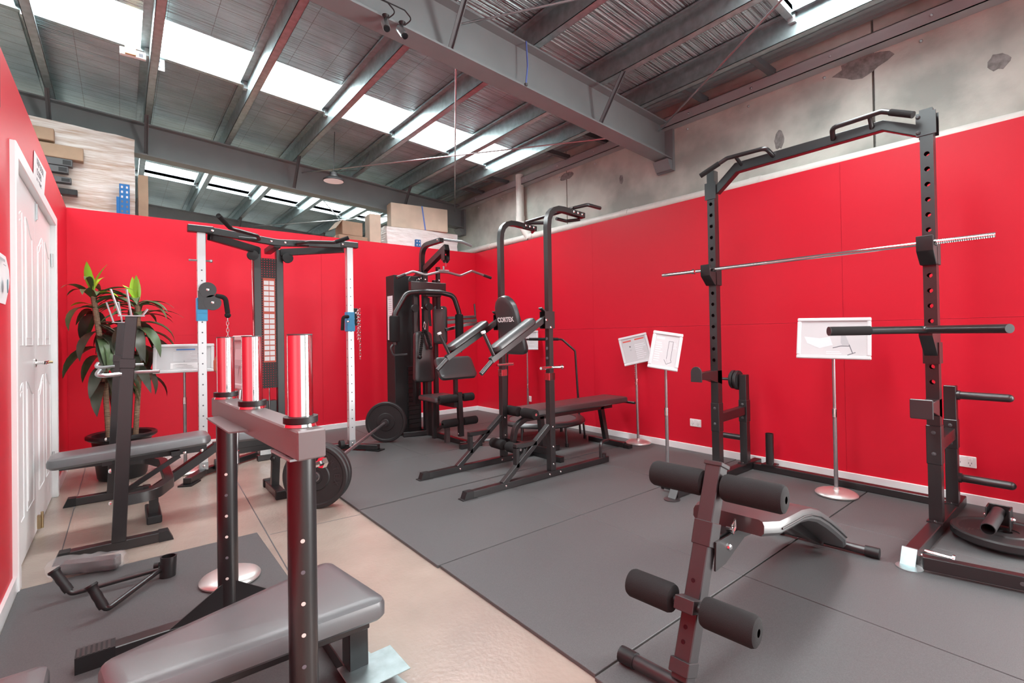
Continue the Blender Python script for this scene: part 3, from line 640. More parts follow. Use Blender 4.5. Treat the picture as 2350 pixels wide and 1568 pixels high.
t.part('weight_upright', B().box(gx+.10, gx+.14, 5.1, 5.14, 1.5, 2.0), 'black_metal')
t.part('pec_block', B().box(2.52, 2.97, 5.02, 5.09, 1.70, 1.80).box(2.66, 2.86, 4.94, 5.03, 1.63, 1.71), 'black_metal', bevel=.003)
for x in (2.62, 2.70, 2.88): t.part('bolt', B().bolt((x, 5.02, 1.83), (0, -1, 0), .012).bolt((x+.02, 5.0, 1.50), (0, -1, 0), .012), 'chrome')
pa = t.part('press_arm', B().tube([(2.255, 4.90, 1.09), (2.26, 4.90, 1.42), (2.40, 4.90, 1.65), (2.62, 4.92, 1.675), (2.85, 4.92, 1.675), (3.0, 4.9, 1.645), (3.07, 4.9, 1.45), (3.07, 4.90, .98)], .029, 16, .11), 'black_metal')
t.part('foam_grip', B().roller((2.256, 4.90, 1.12), (2.258, 4.90, 1.40), .055), 'foam', pa)
t.part('foam_grip', B().roller((3.07, 4.90, 1.00), (3.07, 4.90, 1.43), .048), 'foam', pa)
t.part('side_handle', B().tube([(2.25, 4.90, 1.11), (2.21, 4.9, 1.06), (2.24, 4.9, .98), (2.38, 4.86, .985)], .013, 10, .03), 'grey_metal', pa)
for x, z in ((2.57, 1.82), (2.60, 1.50), (2.78, 1.52), (2.66, 1.80)):
    t.part('pulley_wheel', B().lathe((x, 5.08, z), (0, 1, 0), [(0, 0), (.045, 0), (.036, .012), (.045, .025), (0, .025)], 20), 'black_plastic')
t.part('guide_tube', B().box(2.60, 2.65, 5.12, 5.17, .4, 1.75), 'black_metal')
t.part('strap', B().rect([(2.72, 5.0, 1.62), (2.70, 4.92, 1.29)], .035, .004, (0, 1, 0)), 'black_plastic')
t.part('back_pad', B().pad((2.62, 4.98, .945), (0.02, .06, .56), (-1, 0, 0), .57, .25, .07, .045, .025, .05, .86), 'vinyl')
t.part('seat_post', B().box(2.66, 2.71, 4.93, 4.98, MZ+.05, .9), 'black_metal')
t.part('seat', B().pad((2.66, 4.66, .48), (0, 1, 0), (-1, 0, 0), .42, .33, .055, .04, .02), 'vinyl')
t.part('seat_support', B().box(2.69, 2.74, 4.42, 4.98, .42, .475).box(2.60, 2.64, 4.7, 4.74, MZ+.05, .47), 'black_metal', bevel=.002)
ls = t.part('leg_lever', B().rect([(2.76, 4.43, .575), (2.77, 4.42, .11)], .055, .045, (0, 1, 0)), 'black_metal', bevel=.003)
for z, x0, x1 in ((.52, 2.51, 2.93), (.265, 2.55, 2.97)):
    t.part('foam_roller', B().roller((x0, 4.42+(0 if z > .4 else -.0), z), (2.725, 4.42, z), .043), 'foam', ls)
    t.part('foam_roller', B().roller((2.80, 4.42, z), (x1, 4.42, z), .043), 'foam', ls)
t.part('bolt', B().bolt((2.735, 4.42, .52), (-1, 0, 0), .012).bolt((2.735, 4.42, .14), (-1, 0, 0), .012), 'chrome', ls)
t.part('foot_lever', B().rect([(2.62, 4.45, .24), (2.60, 4.42, .07)], .045, .04, (0, 1, 0)).tube([(2.72, 4.36, .06), (2.93, 4.22, .065)], .012, 10), 'black_metal')
t.part('lower_grip', B().cyl((2.86, 4.27, .068), (3.10, 4.17, .075), .013, 10), 'steel_rod')
t.part('curl_pad', B().pad((2.79, 4.56, .815), (1, 0, 0), (0, .55, .83), .46, .27, .055, .05, .02), 'vinyl')
t.part('curl_post', B().box(2.79, 2.83, 4.56, 4.60, .45, .83), 'black_metal', bevel=.002)
vp = t.part('knee_raise_pad', B().pad((3.0, 5.22, 1.31), (0, 0, 1), (-.85, .5, 0), .46, .17, .06, .04, .02), 'vinyl')
t.part('knee_raise_arm', B().rect([(2.95, 5.26, 1.335), (3.50, 5.18, 1.37)], .04, .045).rect([(3.0, 5.1, 1.25), (3.25, 5.02, 1.31), (3.5, 5.02, 1.33)], .035, .035), 'black_metal', bevel=.002)
t.part('arm_rest', B().pad((3.25, 5.20, 1.385), (1, -.14, .05), (0, 1, 0), .46, .09, .035, .03, .012), 'vinyl')
t.part('arm_handle', B().cyl((3.49, 5.18, 1.37), (3.475, 5.18, 1.58), .012, 10), 'grey_metal')
t = Thing('lat_pulldown_bar', 'wavy chrome lat pulldown bar hanging from the home gym boom', 'lat bar', (2.77, 4.72, 1.87))
t.part('bar', B().tube([(2.21, 4.72, 1.79), (2.39, 4.72, 1.868), (2.55, 4.72, 1.838), (2.715, 4.72, 1.885), (2.81, 4.72, 1.887), (2.985, 4.72, 1.858), (3.14, 4.72, 1.925), (3.41, 4.72, 1.86)], .0135, 12, .09), 'steel_rod')
for a, b in (((2.21, 4.72, 1.79), (2.30, 4.72, 1.829)), ((3.41, 4.72, 1.86), (3.30, 4.72, 1.8865))): t.part('hand_grip', B().cyl(a, b, .017, 12), 'grey_metal')
t.part('swivel', B().box(2.70, 2.83, 4.712, 4.728, 1.88, 1.91).cyl((2.765, 4.72, 1.91), (2.765, 4.72, 1.95), .012, 12), 'steel_rod', bevel=.002)
t = Thing('tricep_rope', 'black braided tricep rope hanging over the home gym back pad', 'cable rope', (2.60, 4.87, 1.1))
for a, b in (((2.585, 4.87, 1.25), (2.525, 4.85, .95)), ((2.605, 4.87, 1.25), (2.665, 4.86, 1.05))):
    a, b = V(a), V(b); mb = B()
    for k in range(14):
        p = a.lerp(b, k/14); q = a.lerp(b, (k+1)/14); mb.lathe(p, q-p, [(.013, 0), (.020, (q-p).length*.5), (.013, (q-p).length)], 10)
    t.part('rope', mb, 'foam'); t.part('rope_stop', B().sph(b, .025), 'black_plastic')
t.part('carabiner', B().tube([(2.595, 4.865, 1.34), (2.61, 4.865, 1.31), (2.60, 4.865, 1.25), (2.583, 4.865, 1.28)], .005, 8, closed=True), 'chrome')

# ================================================================== FUNCTIONAL TRAINER (back wall)
t = Thing('functional_trainer', 'cable crossover machine with white posts, blue carriages and a perforated centre tower', 'cable machine', (1.2, 5.1, 0))
FY = 5.04; FLx, FRx = .54, 1.83
tb = t.part('top_beam', B().rect([(.56, 5.02, 2.135), (1.13, 5.02, 2.085), (1.17, 5.02, 2.085), (1.79, 5.02, 2.13)], .05, .06), 'black_metal', bevel=.003)
for x, x2 in ((.44, .63), (1.73, 1.91)): t.part('beam_end', B().box(x, x2, 4.985, 5.055, 2.105, 2.165), 'black_metal', tb, bevel=.005)
for x in (.62, 1.09, 1.21, 1.75): t.part('bolt', B().bolt((x, 4.995 if .7 < x < 1.7 else 4.985, 2.13 if x < .7 or x > 1.7 else 2.09), (0, -1, 0), .013), 'chrome', tb)
t.part('rear_arm', B().rect([(.60, 5.05, 2.09), (1.06, 5.42, 2.06)], .04, .07), 'black_metal', bevel=.003)
t.part('rear_arm', B().rect([(1.78, 5.05, 2.09), (1.27, 5.42, 2.06)], .04, .07), 'black_metal', bevel=.003)
for pts in ([(.60, 4.50, 2.16), (.71, 4.66, 2.10), (.93, 4.80, 2.09), (1.0, 4.99, 2.09), (.82, 5.0, 2.09)], [(1.70, 4.68, 2.14), (1.58, 4.74, 2.09), (1.36, 4.82, 2.085), (1.29, 4.99, 2.085), (1.42, 5.0, 2.09)]):
    h_ = t.part('chin_handle', B().tube(pts, .0165, 12, .08), 'black_metal'); t.part('hand_grip', B().cyl(pts[0], V(pts[0]).lerp(V(pts[1]), .9), .0195, 12), 'foam', h_)
for sx, x in ((-1, FLx), (1, FRx)):
    holes = B()
    for k in range(18): holes.cyl((x+.0, FY-.0318, .25+.09*k), (x, FY-.0310, .25+.09*k), .0065, 8).cyl((x-.0318, FY, .25+.09*k), (x-.0310, FY, .25+.09*k), .0065, 8)
    po = t.part('post', B().box(x-.031, x+.031, FY-.031, FY+.031, .06, 2.11), 'post_white', bevel=.002)
    t.part('pin_hole', holes, 'print_dark', po)
    z = 1.44 if sx < 0 else 1.34
    cg = t.part('carriage', B().box(x-.040, x+.040, FY-.040, FY+.040, z-.10, z+.10), 'blue_light', bevel=.003)
    t.part('carriage_flange', B().box(x-.036, x+.036, FY-.045, FY+.036, z-.035, z-.027).box(x-.036, x+.036, FY-.045, FY+.036, z+.027, z+.035), 'blue_light', cg)
    if sx < 0:
        mb = B()
        for (cx_, cz_) in ((x+.04, z+.17), (x+.075, z+.06)): mb.lathe((cx_, FY-.055, cz_), (0, 1, 0), [(0, 0), (.066, 0), (.066, .006), (.058, .02), (.066, .034), (.066, .04), (0, .04)], 28)
        mb.box(x-.03, x+.09, FY-.052, FY-.018, z, z+.16)
        t.part('pulley_housing', mb, 'grey_metal', cg)
        t.part('bolt', B().bolt((x+.04, FY-.055, z+.17), (0, -1, 0), .014).bolt((x+.075, FY-.055, z+.06), (0, -1, 0), .014), 'chrome', cg)
        t.part('carriage_handle', B().tube([(x+.10, FY-.04, z+.12), (x+.17, FY-.06, z+.11), (x+.185, FY-.07, z-.03)], .02, 12, .05).sph((x+.185, FY-.07, z-.05), .025), 'foam', cg)
        t.part('spring_pin', B().cyl((x-.09, FY, 1.865), (x+.07, FY-.02, 1.865), .008, 10).sph((x+.07, FY-.02, 1.865), .014), 'steel_rod', po)
        cxn, czn, n = (x+.185, FY-.07), z-.09, 9
    else:
        t.part('carriage_handle', B().tube([(x-.03, FY-.04, z+.05), (x-.09, FY-.06, z+.05), (x-.10, FY-.06, z-.09)], .017, 12, .04), 'foam', cg)
        t.part('pulley_housing', B().box(x+.03, x+.07, FY-.04, FY, z-.04, z+.14), 'black_plastic', cg, bevel=.004)
        t.part('bolt', B().bolt((x-.03, FY-.036, z-.0), (0, -1, 0), .014).bolt((x+.05, FY-.04, z+.09), (0, -1, 0), .012), 'chrome', cg)
        cxn, czn, n = (x+.085, FY-.05), z+.12, 17
    mb = B()
    for k in range(n):
        zc = czn-.031*k; o_ = (.009, 0) if k % 2 else (0, .009)
        mb.tube([(cxn[0]+o_[0], cxn[1]+o_[1], zc-.012), (cxn[0]+o_[0]*.7, cxn[1]+o_[1]*.7, zc-.019), (cxn[0]-o_[0]*.7, cxn[1]-o_[1]*.7, zc-.019), (cxn[0]-o_[0], cxn[1]-o_[1], zc-.012), (cxn[0]-o_[0], cxn[1]-o_[1], zc+.012), (cxn[0]-o_[0]*.7, cxn[1]-o_[1]*.7, zc+.019), (cxn[0]+o_[0]*.7, cxn[1]+o_[1]*.7, zc+.019), (cxn[0]+o_[0], cxn[1]+o_[1], zc+.012)], .0032, 6, closed=True)
    t.part('chain', mb, 'chrome')
    if sx > 0:
        mb2 = B(); mb2.v = [(v[0]-.022, v[1]-.01, v[2]*.6+.4*czn) for v in mb.v]; mb2.f = list(mb.f); t.part('chain', mb2, 'chrome')
    t.part('post_base', B().box(x-.034, x+.034, FY-.034, FY+.034, .055, .12), 'steel_rod', po, bevel=.002)
    t.part('bolt', B().bolt((x, FY-.034, .09), (0, -1, 0), .012), 'chrome', po)
    e = (.40, 4.78) if sx < 0 else (2.02, 4.80)
    back = (1.05, 5.45) if sx < 0 else (1.30, 5.45)
    fz = .037 if sx < 0 else .037+MZ
    ft = t.part('base_foot', B().rect([(e[0], e[1], fz), (x, FY, fz)], .06, .05), 'black_metal', bevel=.003)
    t.part('foot_pad', B().rect([(e[0]-(.05*-sx if 0 else 0)-sx*-.02, e[1]-.03, fz-.031), (e[0]-sx*.06, e[1]+.11, fz-.031)], .10, .012), 'black_plastic', ft)
    t.part('base_arm', B().rect([(x, FY, fz), (*back, fz)], .06, .05), 'black_metal', bevel=.003)
    t.part('wheel', B().lathe((x-sx*.10-.015, FY+.02, .08), (1, 0, 0), [(0, 0), (.045, 0), (.045, .04), (0, .04)], 20), 'black_plastic', ft)
tw = t.part('tower_post', B().box(1.02, 1.085, 5.42, 5.49, .05, 2.09), 'black_metal', bevel=.003)
t.part('tower_post', B().box(1.225, 1.29, 5.42, 5.49, .05, 2.09), 'black_metal', bevel=.003)
t.part('tower_link', B().rect([(1.15, 5.04, 2.07), (1.15, 5.45, 2.06)], .06, .05), 'black_metal')
sh = t.part('tower_shroud', B().box(1.085, 1.225, 5.425, 5.428, .68, 1.99), 'perforated')
chart = t.part('exercise_chart', B().box(1.10, 1.21, 5.422, 5.4245, .94, 1.79), 'orange_frame')
for i in range(15):
    for j in range(2):
        z0 = .957+.0535*i+(.015 if i > 8 else 0)
        t.part('chart_cell', B().box(1.107+.050*j, 1.151+.050*j, 5.4205, 5.4225, z0, z0+.042), 'paper_white', chart)
t.part('guide_rod', B().cyl((1.02-.01, 5.36, .5), (.99, 5.36, 2.0), .007, 8), 'chrome')
t.part('cable', B().cyl((1.15, 5.44, .68), (1.15, 5.44, .1), .005, 6), 'chrome')
for x in (1.0, 1.32): t.part('pulley_wheel', B().lathe((x, 5.35, 2.0), (0, 1, 0), [(0, 0), (.05, 0), (.04, .015), (.05, .03), (0, .03)], 20), 'black_plastic')
for x in (FLx, FRx): t.part('pulley_wheel', B().lathe((x+.005, FY+.03, 2.06), (1, 0, 0), [(0, 0), (.055, 0), (.045, .015), (.055, .03), (0, .03)], 20), 'black_plastic')
t.part('foot_plate', B().box(1.02, 1.18, 5.24, 5.36, .055, .14), 'zinc', bevel=.003)
t.part('front_base', B().box(1.0, 1.215, 5.24, 5.30, .002, .055), 'black_metal', bevel=.003)
t.part('stack', B().box(1.09, 1.22, 5.45, 5.55, .06, .55), 'black_metal')
t = Thing('cable_handle', 'small red and black cable handle hanging on the left chain of the crossover machine', 'cable handle', (.70, 4.96, 1.0))
t.part('grip', B().tube([(.66, 4.96, 1.05), (.63, 4.96, .99), (.63, 4.96, .91), (.68, 4.95, .88)], .018, 10, .03), 'orange_frame')
t.part('hook', B().tube([(.725, 4.97, 1.06), (.70, 4.96, 1.09), (.68, 4.96, 1.05)], .005, 8), 'chrome')

# ================================================================== BARBELL WITH BUMPER PLATES
A = V((1.05, 3.55, .222)); Bv = V((2.235, 5.11, .2395)); dr = (Bv-A).normalized()
t = Thing('olympic_barbell', 'steel olympic barbell lying on the floor with three black bumper plates', 'barbell', (1.65, 4.35, 0))
t.part('bar', B().cyl(A+dr*.05, Bv-dr*.05, .0145, 14), 'steel_rod')
for p, s_ in ((A, 1), (Bv, -1)):
    t.part('sleeve', B().cyl(p-dr*s_*.30, p+dr*s_*.06, .0245, 18), 'grey_metal')
    t.part('collar', B().cyl(p+dr*s_*.055, p+dr*s_*.075, .036, 20), 'grey_metal')
for p, n, lab in ((A, 0, 'black bumper plate on the near end of the floor barbell, facing the door'), (A-dr*-.0, 1, 'black bumper plate second on the near end of the floor barbell'), (Bv, 2, 'lone black bumper plate on the far end of the floor barbell')):
    o_ = p+dr*(-.056 if n == 0 else .0 if n == 1 else -.005)
    pr = plate_prof(.222, .05)
    pt = Thing('bumper_plate', lab, 'weight plate', tuple(o_), group='bumper plates')
    pt.part('disc', B().lathe(o_, dr, pr, 56), 'plate_rubber')
    pt.part('hub_ring', B().lathe(o_, dr, [(.026, -.002), (.034, -.002), (.034, .052), (.026, .052), (.026, -.002)], 24), 'steel_rod')
    if n == 0:
        side = dr.cross(V((0, 0, 1))).normalized()
        for i, chx in enumerate('CORTEX'):
            a = math.radians(78-19*i); rad = .148; pos = o_-dr*.0+side*rad*math.cos(a)+V((0, 0, 1))*rad*math.sin(a)
            xd = side*math.sin(a)-V((0, 0, 1))*math.cos(a); yd = side*math.cos(a)+V((0, 0, 1))*math.sin(a)
            text_part(pt, 'embossed_letter', chx, .055, pos+dr*.004, xd, yd, 'grey_metal', ext=.0015)

# ================================================================== BENCH PRESS STAND + ADJUSTABLE BENCH (left)
t = Thing('bench_press_station', 'black adjustable press bench with two hooked square uprights, beside the white door', 'weight bench', (0, 4.18, 0))
for y, xb, nm in ((3.585, -.02, 'near'), (4.78, -.06, 'far')):
    xt = xb+.065
    up = t.part('upright', B().rect([(xb, y, .05), (xb+.045, y, 1.06)], .065, .065, (0, 1, 0)), 'black_metal', bevel=.003)
    t.part('inner_post', B().rect([(xb+.040, y, .98), (xt, y, 1.315)], .055, .055, (0, 1, 0)), 'black_metal', up, bevel=.003)
    t.part('sleeve', B().rect([(xb+.043, y, 1.02), (xb+.047, y, 1.075)], .072, .072, (0, 1, 0)), 'black_metal', up, bevel=.003)
    t.part('top_catch', B().rect([(xt-.06, y-.03, 1.318), (xt+.06, y-.03, 1.318)], .01, .006).tube([(xt-.05, y, 1.32), (xt-.09, y+.02, 1.47), (xt-.02, y+.02, 1.47), (xt, y, 1.32), (xt+.05, y, 1.32), (xt+.075, y, 1.36)], .006, 8), 'steel_rod', up)
    ft = t.part('foot', B().box(xb-.21, xb+.19, y-.03, y+.03, .002, .055), 'black_metal', bevel=.003)
    for e0, e1, e2 in ((-.20, -.27, -.245), (.18, .25, .225)): t.part('end_cap', B().prism([(xb+e0, y-.033, .0), (xb+e1, y-.033, .0), (xb+e2, y-.033, .058), (xb+e0, y-.033, .058)], (0, .066, 0)), 'black_plastic', ft)
    t.part('hook', B().tube([(xb-.07, y-.02, 1.02), (xb-.09, y-.03, .99), (xb-.05, y-.04, .985), (xb+.02, y-.04, .99)], .012, 10, .02).cyl((xb+.05, y, .995), (xb+.19, y-.03, .995), .010, 10), 'steel_rod', up)
    for z in (.27, .45): t.part('bolt', B().bolt((xb-.03, y-.01, z), (-1, 0, 0), .014, .012), 'chrome', up)
t.part('u_frame', B().rect([(.0, 3.60, .27), (.14, 3.62, .27), (.23, 3.85, .27), (.23, 4.50, .27), (.14, 4.75, .27), (-.03, 4.77, .27)], .05, .06, (0, 0, 1), .12), 'black_metal', bevel=.002)

by = 4.12
t.part('back_pad', B().pad((.065, by, .435), (1, 0, .05), (0, 1, 0), .83, .29, .065, .06, .025), 'vinyl_grey')
t.part('seat_pad', B().pad((.75, by, .44), (1, 0, -.02), (0, 1, 0), .40, .29, .065, .05, .025), 'vinyl_grey')
t.part('back_frame', B().box(-.30, .46, by-.025, by+.025, .39, .44).box(-.1, -.05, by-.12, by+.12, .40, .435).box(.25, .30, by-.12, by+.12, .40, .435), 'black_metal', bevel=.002)
t.part('seat_frame', B().box(.50, .95, by-.03, by+.03, .375, .44), 'black_metal', bevel=.002)
t.part('main_beam', B().rect([(.52, by, .41), (.16, by, .17)], .055, .07, (0, 1, 0)).rect([(.52, by, .36), (.92, by, .36)], .05, .05), 'black_metal', bevel=.002)
t.part('support_strut', B().rect([(.30, by-.05, .39), (.0, by-.05, .20)], .03, .02, (0, 1, 0)), 'black_metal')
t.part('front_leg', B().rect([(.915, by, .40), (.90, by, .05)], .055, .05, (0, 1, 0)), 'black_metal', bevel=.002)
ff = t.part('front_foot', B().box(.865, .93, by-.20, by+.18, .002, .055), 'black_metal', bevel=.003)
for e0 in (by-.235, by+.168): t.part('end_cap', B().box(.858, .937, e0, e0+.04, 0, .062), 'black_plastic', ff, bevel=.004)
t.part('rear_leg', B().box(.13, .18, by-.12, by-.07, .03, .22), 'black_metal', bevel=.002)
t.part('rear_foot', B().box(.115, .195, by-.19, by+.15, 0, .05), 'black_plastic', bevel=.006)
t.part('adjust_knob', B().sph((.88, by-.06, .27), .022), 'black_plastic')
for x, z in ((.33, .40), (.43, .40), (.90, .41)): t.part('bolt', B().bolt((x, by-.03, z), (0, -1, 0), .012), 'chrome')

# ================================================================== FOREGROUND BEAM RACK WITH SEAT
t = Thing('upright_bench', 'low grey-padded bench with round steel posts, a thick beam and three chrome sleeves', 'weight bench', (.36, 1.9, 0))
q0, q1 = V((.385, 1.45, 0)), V((.335, 2.36, 0)); dq = (q1-q0).normalized()
bm_ = t.part('top_beam', B().rect([q0-dq*.085+V((0, 0, .888)), q1+dq*.085+V((0, 0, .888))], .075, .078), 'beam_grey', bevel=.004)
for k, q in enumerate((q0, q0.lerp(q1, .55), q1)):
    sl = t.part('chrome_sleeve', B().lathe(q+V((0, 0, .955)), (0, 0, 1), [(0, 0), (.0325, 0), (.0325, .225), (.030, .2285), (0, .2285)], 32), 'chrome')
    t.part('rubber_collar', B().lathe(q+V((0, 0, .938)), (0, 0, 1), [(.033, 0), (.045, 0), (.045, .017), (.033, .017), (.033, 0)], 32), 'black_plastic', sl)
    t.part('washer', B().lathe(q+V((0, 0, .928)), (0, 0, 1), [(.0, 0), (.043, 0), (.041, .008), (.0, .009)], 32), 'chrome', sl)
    t.part('sleeve_rim', B().lathe(q+V((0, 0, 1.181)), (0, 0, 1), [(0, 0), (.033, 0), (.033, .003), (0, .003)], 32), 'dark_steel', sl)
for q, y in ((q0, 1.45), (q1, 2.36)):
    ps = t.part('round_post', B().cyl(q+V((0, 0, .05)), q+V((0, 0, .849)), .0375, 28), 'black_metal')
    t.part('post_cap', B().cyl(q+V((0, 0, .838)), q+V((0, 0, .85)), .0395, 28), 'print_red' if 0 else 'grey_metal', ps)
    for k in range(6):
        z = .62-.085*k; t.part('post_hole', B().cyl(q+V((-.022, -.032, z)), q+V((-.0215, -.0318, z)), .006, 10) if 0 else B().lathe(q+V((-.0086, -.0364, z)), (-.2, -1, 0), [(0, .0012), (.0058, .001)], 12), 'pvc' if k % 3 != 1 else 'print_dark', ps)
    rl = t.part('base_rail', B().box(q.x-.42, q.x+.30, q.y-.03, q.y+.03, .0085, .06), 'black_metal', bevel=.003)
    t.part('ribbed_cap', B().box(q.x-.47, q.x-.36, q.y-.034, q.y+.034, .008, .066), 'black_plastic', rl)
    mb = B()
    for k in range(7): mb.box(q.x-.465+.014*k, q.x-.458+.014*k, q.y-.035, q.y+.035, .064, .069)
    t.part('cap_rib', mb, 'grey_metal', rl)
    for s_ in (-1, 1): t.part('gusset', B().prism([(q.x, q.y-.03, .06), (q.x+s_*.20, q.y-.03, .06), (q.x, q.y-.03, .19)], (0, .006, 0)), 'black_metal', rl)
t.part('gusset_plate', B().prism([(.255, 2.27, .862), (.27, 1.86, .862), (.39, 1.84, .862), (.36, 2.33, .862)], (0, 0, .005)), 'beam_grey')
t.part('washer_plate', B().rect([q0+V((0, -.05, .846)), q0+V((-.01, .12, .846))], .085, .006), 'white_plastic' if 0 else 'steel_rod')
t.part('bolt', B().cyl(q0+V((.03, .04, .80)), q0+V((.075, .06, .80)), .009, 6).cyl(q0+V((.068, .055, .80)), q0+V((.082, .062, .80)), .016, 6), 'chrome')
t.part('seat_pad', B().pad((.305, 1.725, .235), (-.62, -.085, 0), (0, -1, 0), .71, .43, .065, .04, .02, .05, .52), 'vinyl_grey')
t.part('pad_skirt', B().tube([(.63, 1.575, .262), (.63, 1.955, .262)], .004, 6), 'black_plastic')
t.part('pad_base', B().prism([(.63, 1.59, .205), (.63, 1.95, .205), (-.02, 1.77, .205), (-.02, 1.60, .205)], (0, 0, .032)), 'black_metal', bevel=.003)
t.part('leg', B().box(.575, .64, 1.63, 1.70, .06, .21), 'black_metal', bevel=.003)
t.part('leg', B().box(-.02, .045, 1.75, 1.82, .06, .21), 'black_metal', bevel=.003)
t.part('cross_foot', B().box(.575, .635, 1.42, 1.98, .008, .058), 'black_metal', bevel=.003)
t.part('cross_foot', B().box(-.02, .04, 1.55, 2.0, .0085, .058), 'black_metal', bevel=.003)
t.part('tread_plate', B().box(.55, .74, 1.52, 1.68, .058, .062).prism([(.63, 1.55, .001), (.63, 1.86, .001), (.69, 1.86, .001), (.74, 1.5, .001)], (0, 0, .004)), 'galv', bevel=.001)
t.part('bolt', B().bolt((.575, 1.60, .035), (-1, 0, 0), .012), 'brass')
t = Thing('step_stool', 'grey padded stool top at the bottom left corner beside the ribbed foot', 'stool', (-.27, 1.76, 0))
t.part('seat_pad', B().pad((-.266, 1.745, .24), (1, 0, 0), (0, 1, 0), .22, .26, .06, .03, .018), 'vinyl_grey')
for x in (-.34, -.20):
    for y in (1.66, 1.83): t.part('leg', B().box(x-.015, x+.015, y-.015, y+.015, .008, .24), 'black_metal')

# ================================================================== SIT-UP BENCH (front right)
Q = V((1.42, .90, 0)); su = V((.996, .085, 0)); sv = V((-.085, .996, 0))
def L(s_, v_, z): return Q+su*s_+sv*v_+V((0, 0, z))
t = Thing('sit_up_bench', 'black sit-up bench with foam ankle rollers and a curved pad, in the foreground', 'sit-up bench', (2.1, .95, MZ))
ps = t.part('front_post', B().rect([L(-.045, 0, .06), L(.235, 0, .69)], .062, .055, sv), 'grey_metal', bevel=.003)
t.part('post_cap', B().rect([L(.232, 0, .684), L(.238, 0, .698)], .072, .066, sv), 'grey_metal', ps, bevel=.002)
t.part('sleeve', B().rect([L(.125, 0, .435), L(.155, 0, .51)], .072, .066, sv), 'grey_metal', ps, bevel=.002)
t.part('sleeve', B().rect([L(-.004, 0, .262), L(.010, 0, .302)], .072, .066, sv), 'grey_metal', ps, bevel=.002)
t.part('sleeve', B().rect([L(-.045, 0, .08), L(-.028, 0, .118)], .072, .066, sv), 'grey_metal', ps, bevel=.002)
nrm = (-su*.63*1.0+V((0, 0, .28))).normalized()
for z_ in (.33, .20, .16):
    s_ = -.045+(z_-.06)/.63*.28; p = L(s_, .004, z_)+nrm*.0283 if 0 else L(s_, .004, z_)-su*.0305*.92+V((0, 0, .0125)); t.part('post_hole', B().cyl(p, p+nrm*.002, .007, 10), 'lens', ps)
for s_, z, ln, rr in ((.205, .625, .205, .047), (.003, .28, .17, .047)):
    t.part('roller_axle', B().cyl(L(s_-.0, -.20, z), L(s_, .20, z), .0125, 12), 'grey_metal')
    g = .034 if z > .5 else .05
    t.part('foam_roller', B().roller(L(s_, g, z), L(s_, g+ln, z), rr), 'foam'); t.part('foam_roller', B().roller(L(s_, -g, z), L(s_, -g-ln, z), rr), 'foam')
t.part('front_foot', B().cyl(L(-.05, -.20, MZ+.026), L(-.05, .20, MZ+.026), .023, 18), 'grey_metal')
for v_ in (-.20, .20): t.part('rubber_cap', B().cyl(L(-.05, v_-.03, MZ+.027), L(-.05, v_+.03, MZ+.027), .027, 14), 'black_plastic')
prof = [(.315, .50), (.40, .487), (.52, .474), (.65, .462), (.76, .440), (.88, .40), (1.02, .335), (1.16, .262), (1.30, .185), (1.44, .105)]
W = .32; mb = B(); n = len(prof); rows_ = []
for i, (s_, z) in enumerate(prof):
    a = prof[max(i-1, 0)]; b = prof[min(i+1, n-1)]; tx, tz = b[0]-a[0], b[1]-a[1]; l_ = math.hypot(tx, tz); nx_, nz_ = -tz/l_, tx/l_
    wv = W/2*(.82 if i in (0, n-1) else 1); T_ = .055
    for v_, h_ in ((-wv+.01, -T_), (-wv, -T_+.012), (-wv, -.018), (-wv+.006, -.005), (-wv+.02, 0), (wv-.02, 0), (wv-.006, -.005), (wv, -.018), (wv, -T_+.012), (wv-.01, -T_)):
        rows_.append(L(s_+nx_*h_, v_, z+nz_*h_))
fs = [(i*10+k, i*10+(k+1) % 10, (i+1)*10+(k+1) % 10, (i+1)*10+k) for i in range(n-1) for k in range(10)]+[tuple(range(10))[::-1], tuple(range((n-1)*10, n*10))]
pd = t.part('curved_pad', B().add(rows_, fs), 'vinyl')
t.part('pad_piping', B().tube([L(s_, -W/2-.001, z-.03) for s_, z in prof[1:-1]], .004, 6), 'black_plastic', pd)
t.part('main_beam', B().rect([L(.14, 0, .44), L(.45, 0, .405), L(.80, 0, .36), L(1.45, 0, .05)], .05, .05, sv if 0 else (0, 0, 1)), 'black_metal', bevel=.002)
t.part('hinge_plate', B().prism([L(.13, -.04, .455), L(.44, -.04, .437), L(.36, -.04, .40), L(.20, -.04, .36), L(.12, -.04, .36)], sv*.006).prism([L(.13, .034, .455), L(.44, .034, .437), L(.36, .034, .40), L(.20, .034, .36), L(.12, .034, .36)], sv*.006), 'black_metal')
t.part('bolt', B().bolt(L(.23, -.04, .41), -sv, .013, .01), 'chrome')
t.part('pull_pin', B().tube([L(.235, -.05, .485), L(.25, -.055, .505), L(.25, -.055, .475), L(.24, -.05, .455)], .004, 8, closed=True).cyl(L(.235, -.03, .47), L(.235, -.055, .47), .009), 'chrome')
t.part('rear_foot', B().cyl(L(1.49, -.24, MZ+.026), L(1.49, .22, MZ+.026), .021, 18), 'grey_metal')
for v_ in (-.23, .21): t.part('rubber_cap', B().cyl(L(1.49, v_-.03, MZ+.027), L(1.49, v_+.03, MZ+.027), .027, 14), 'black_plastic')

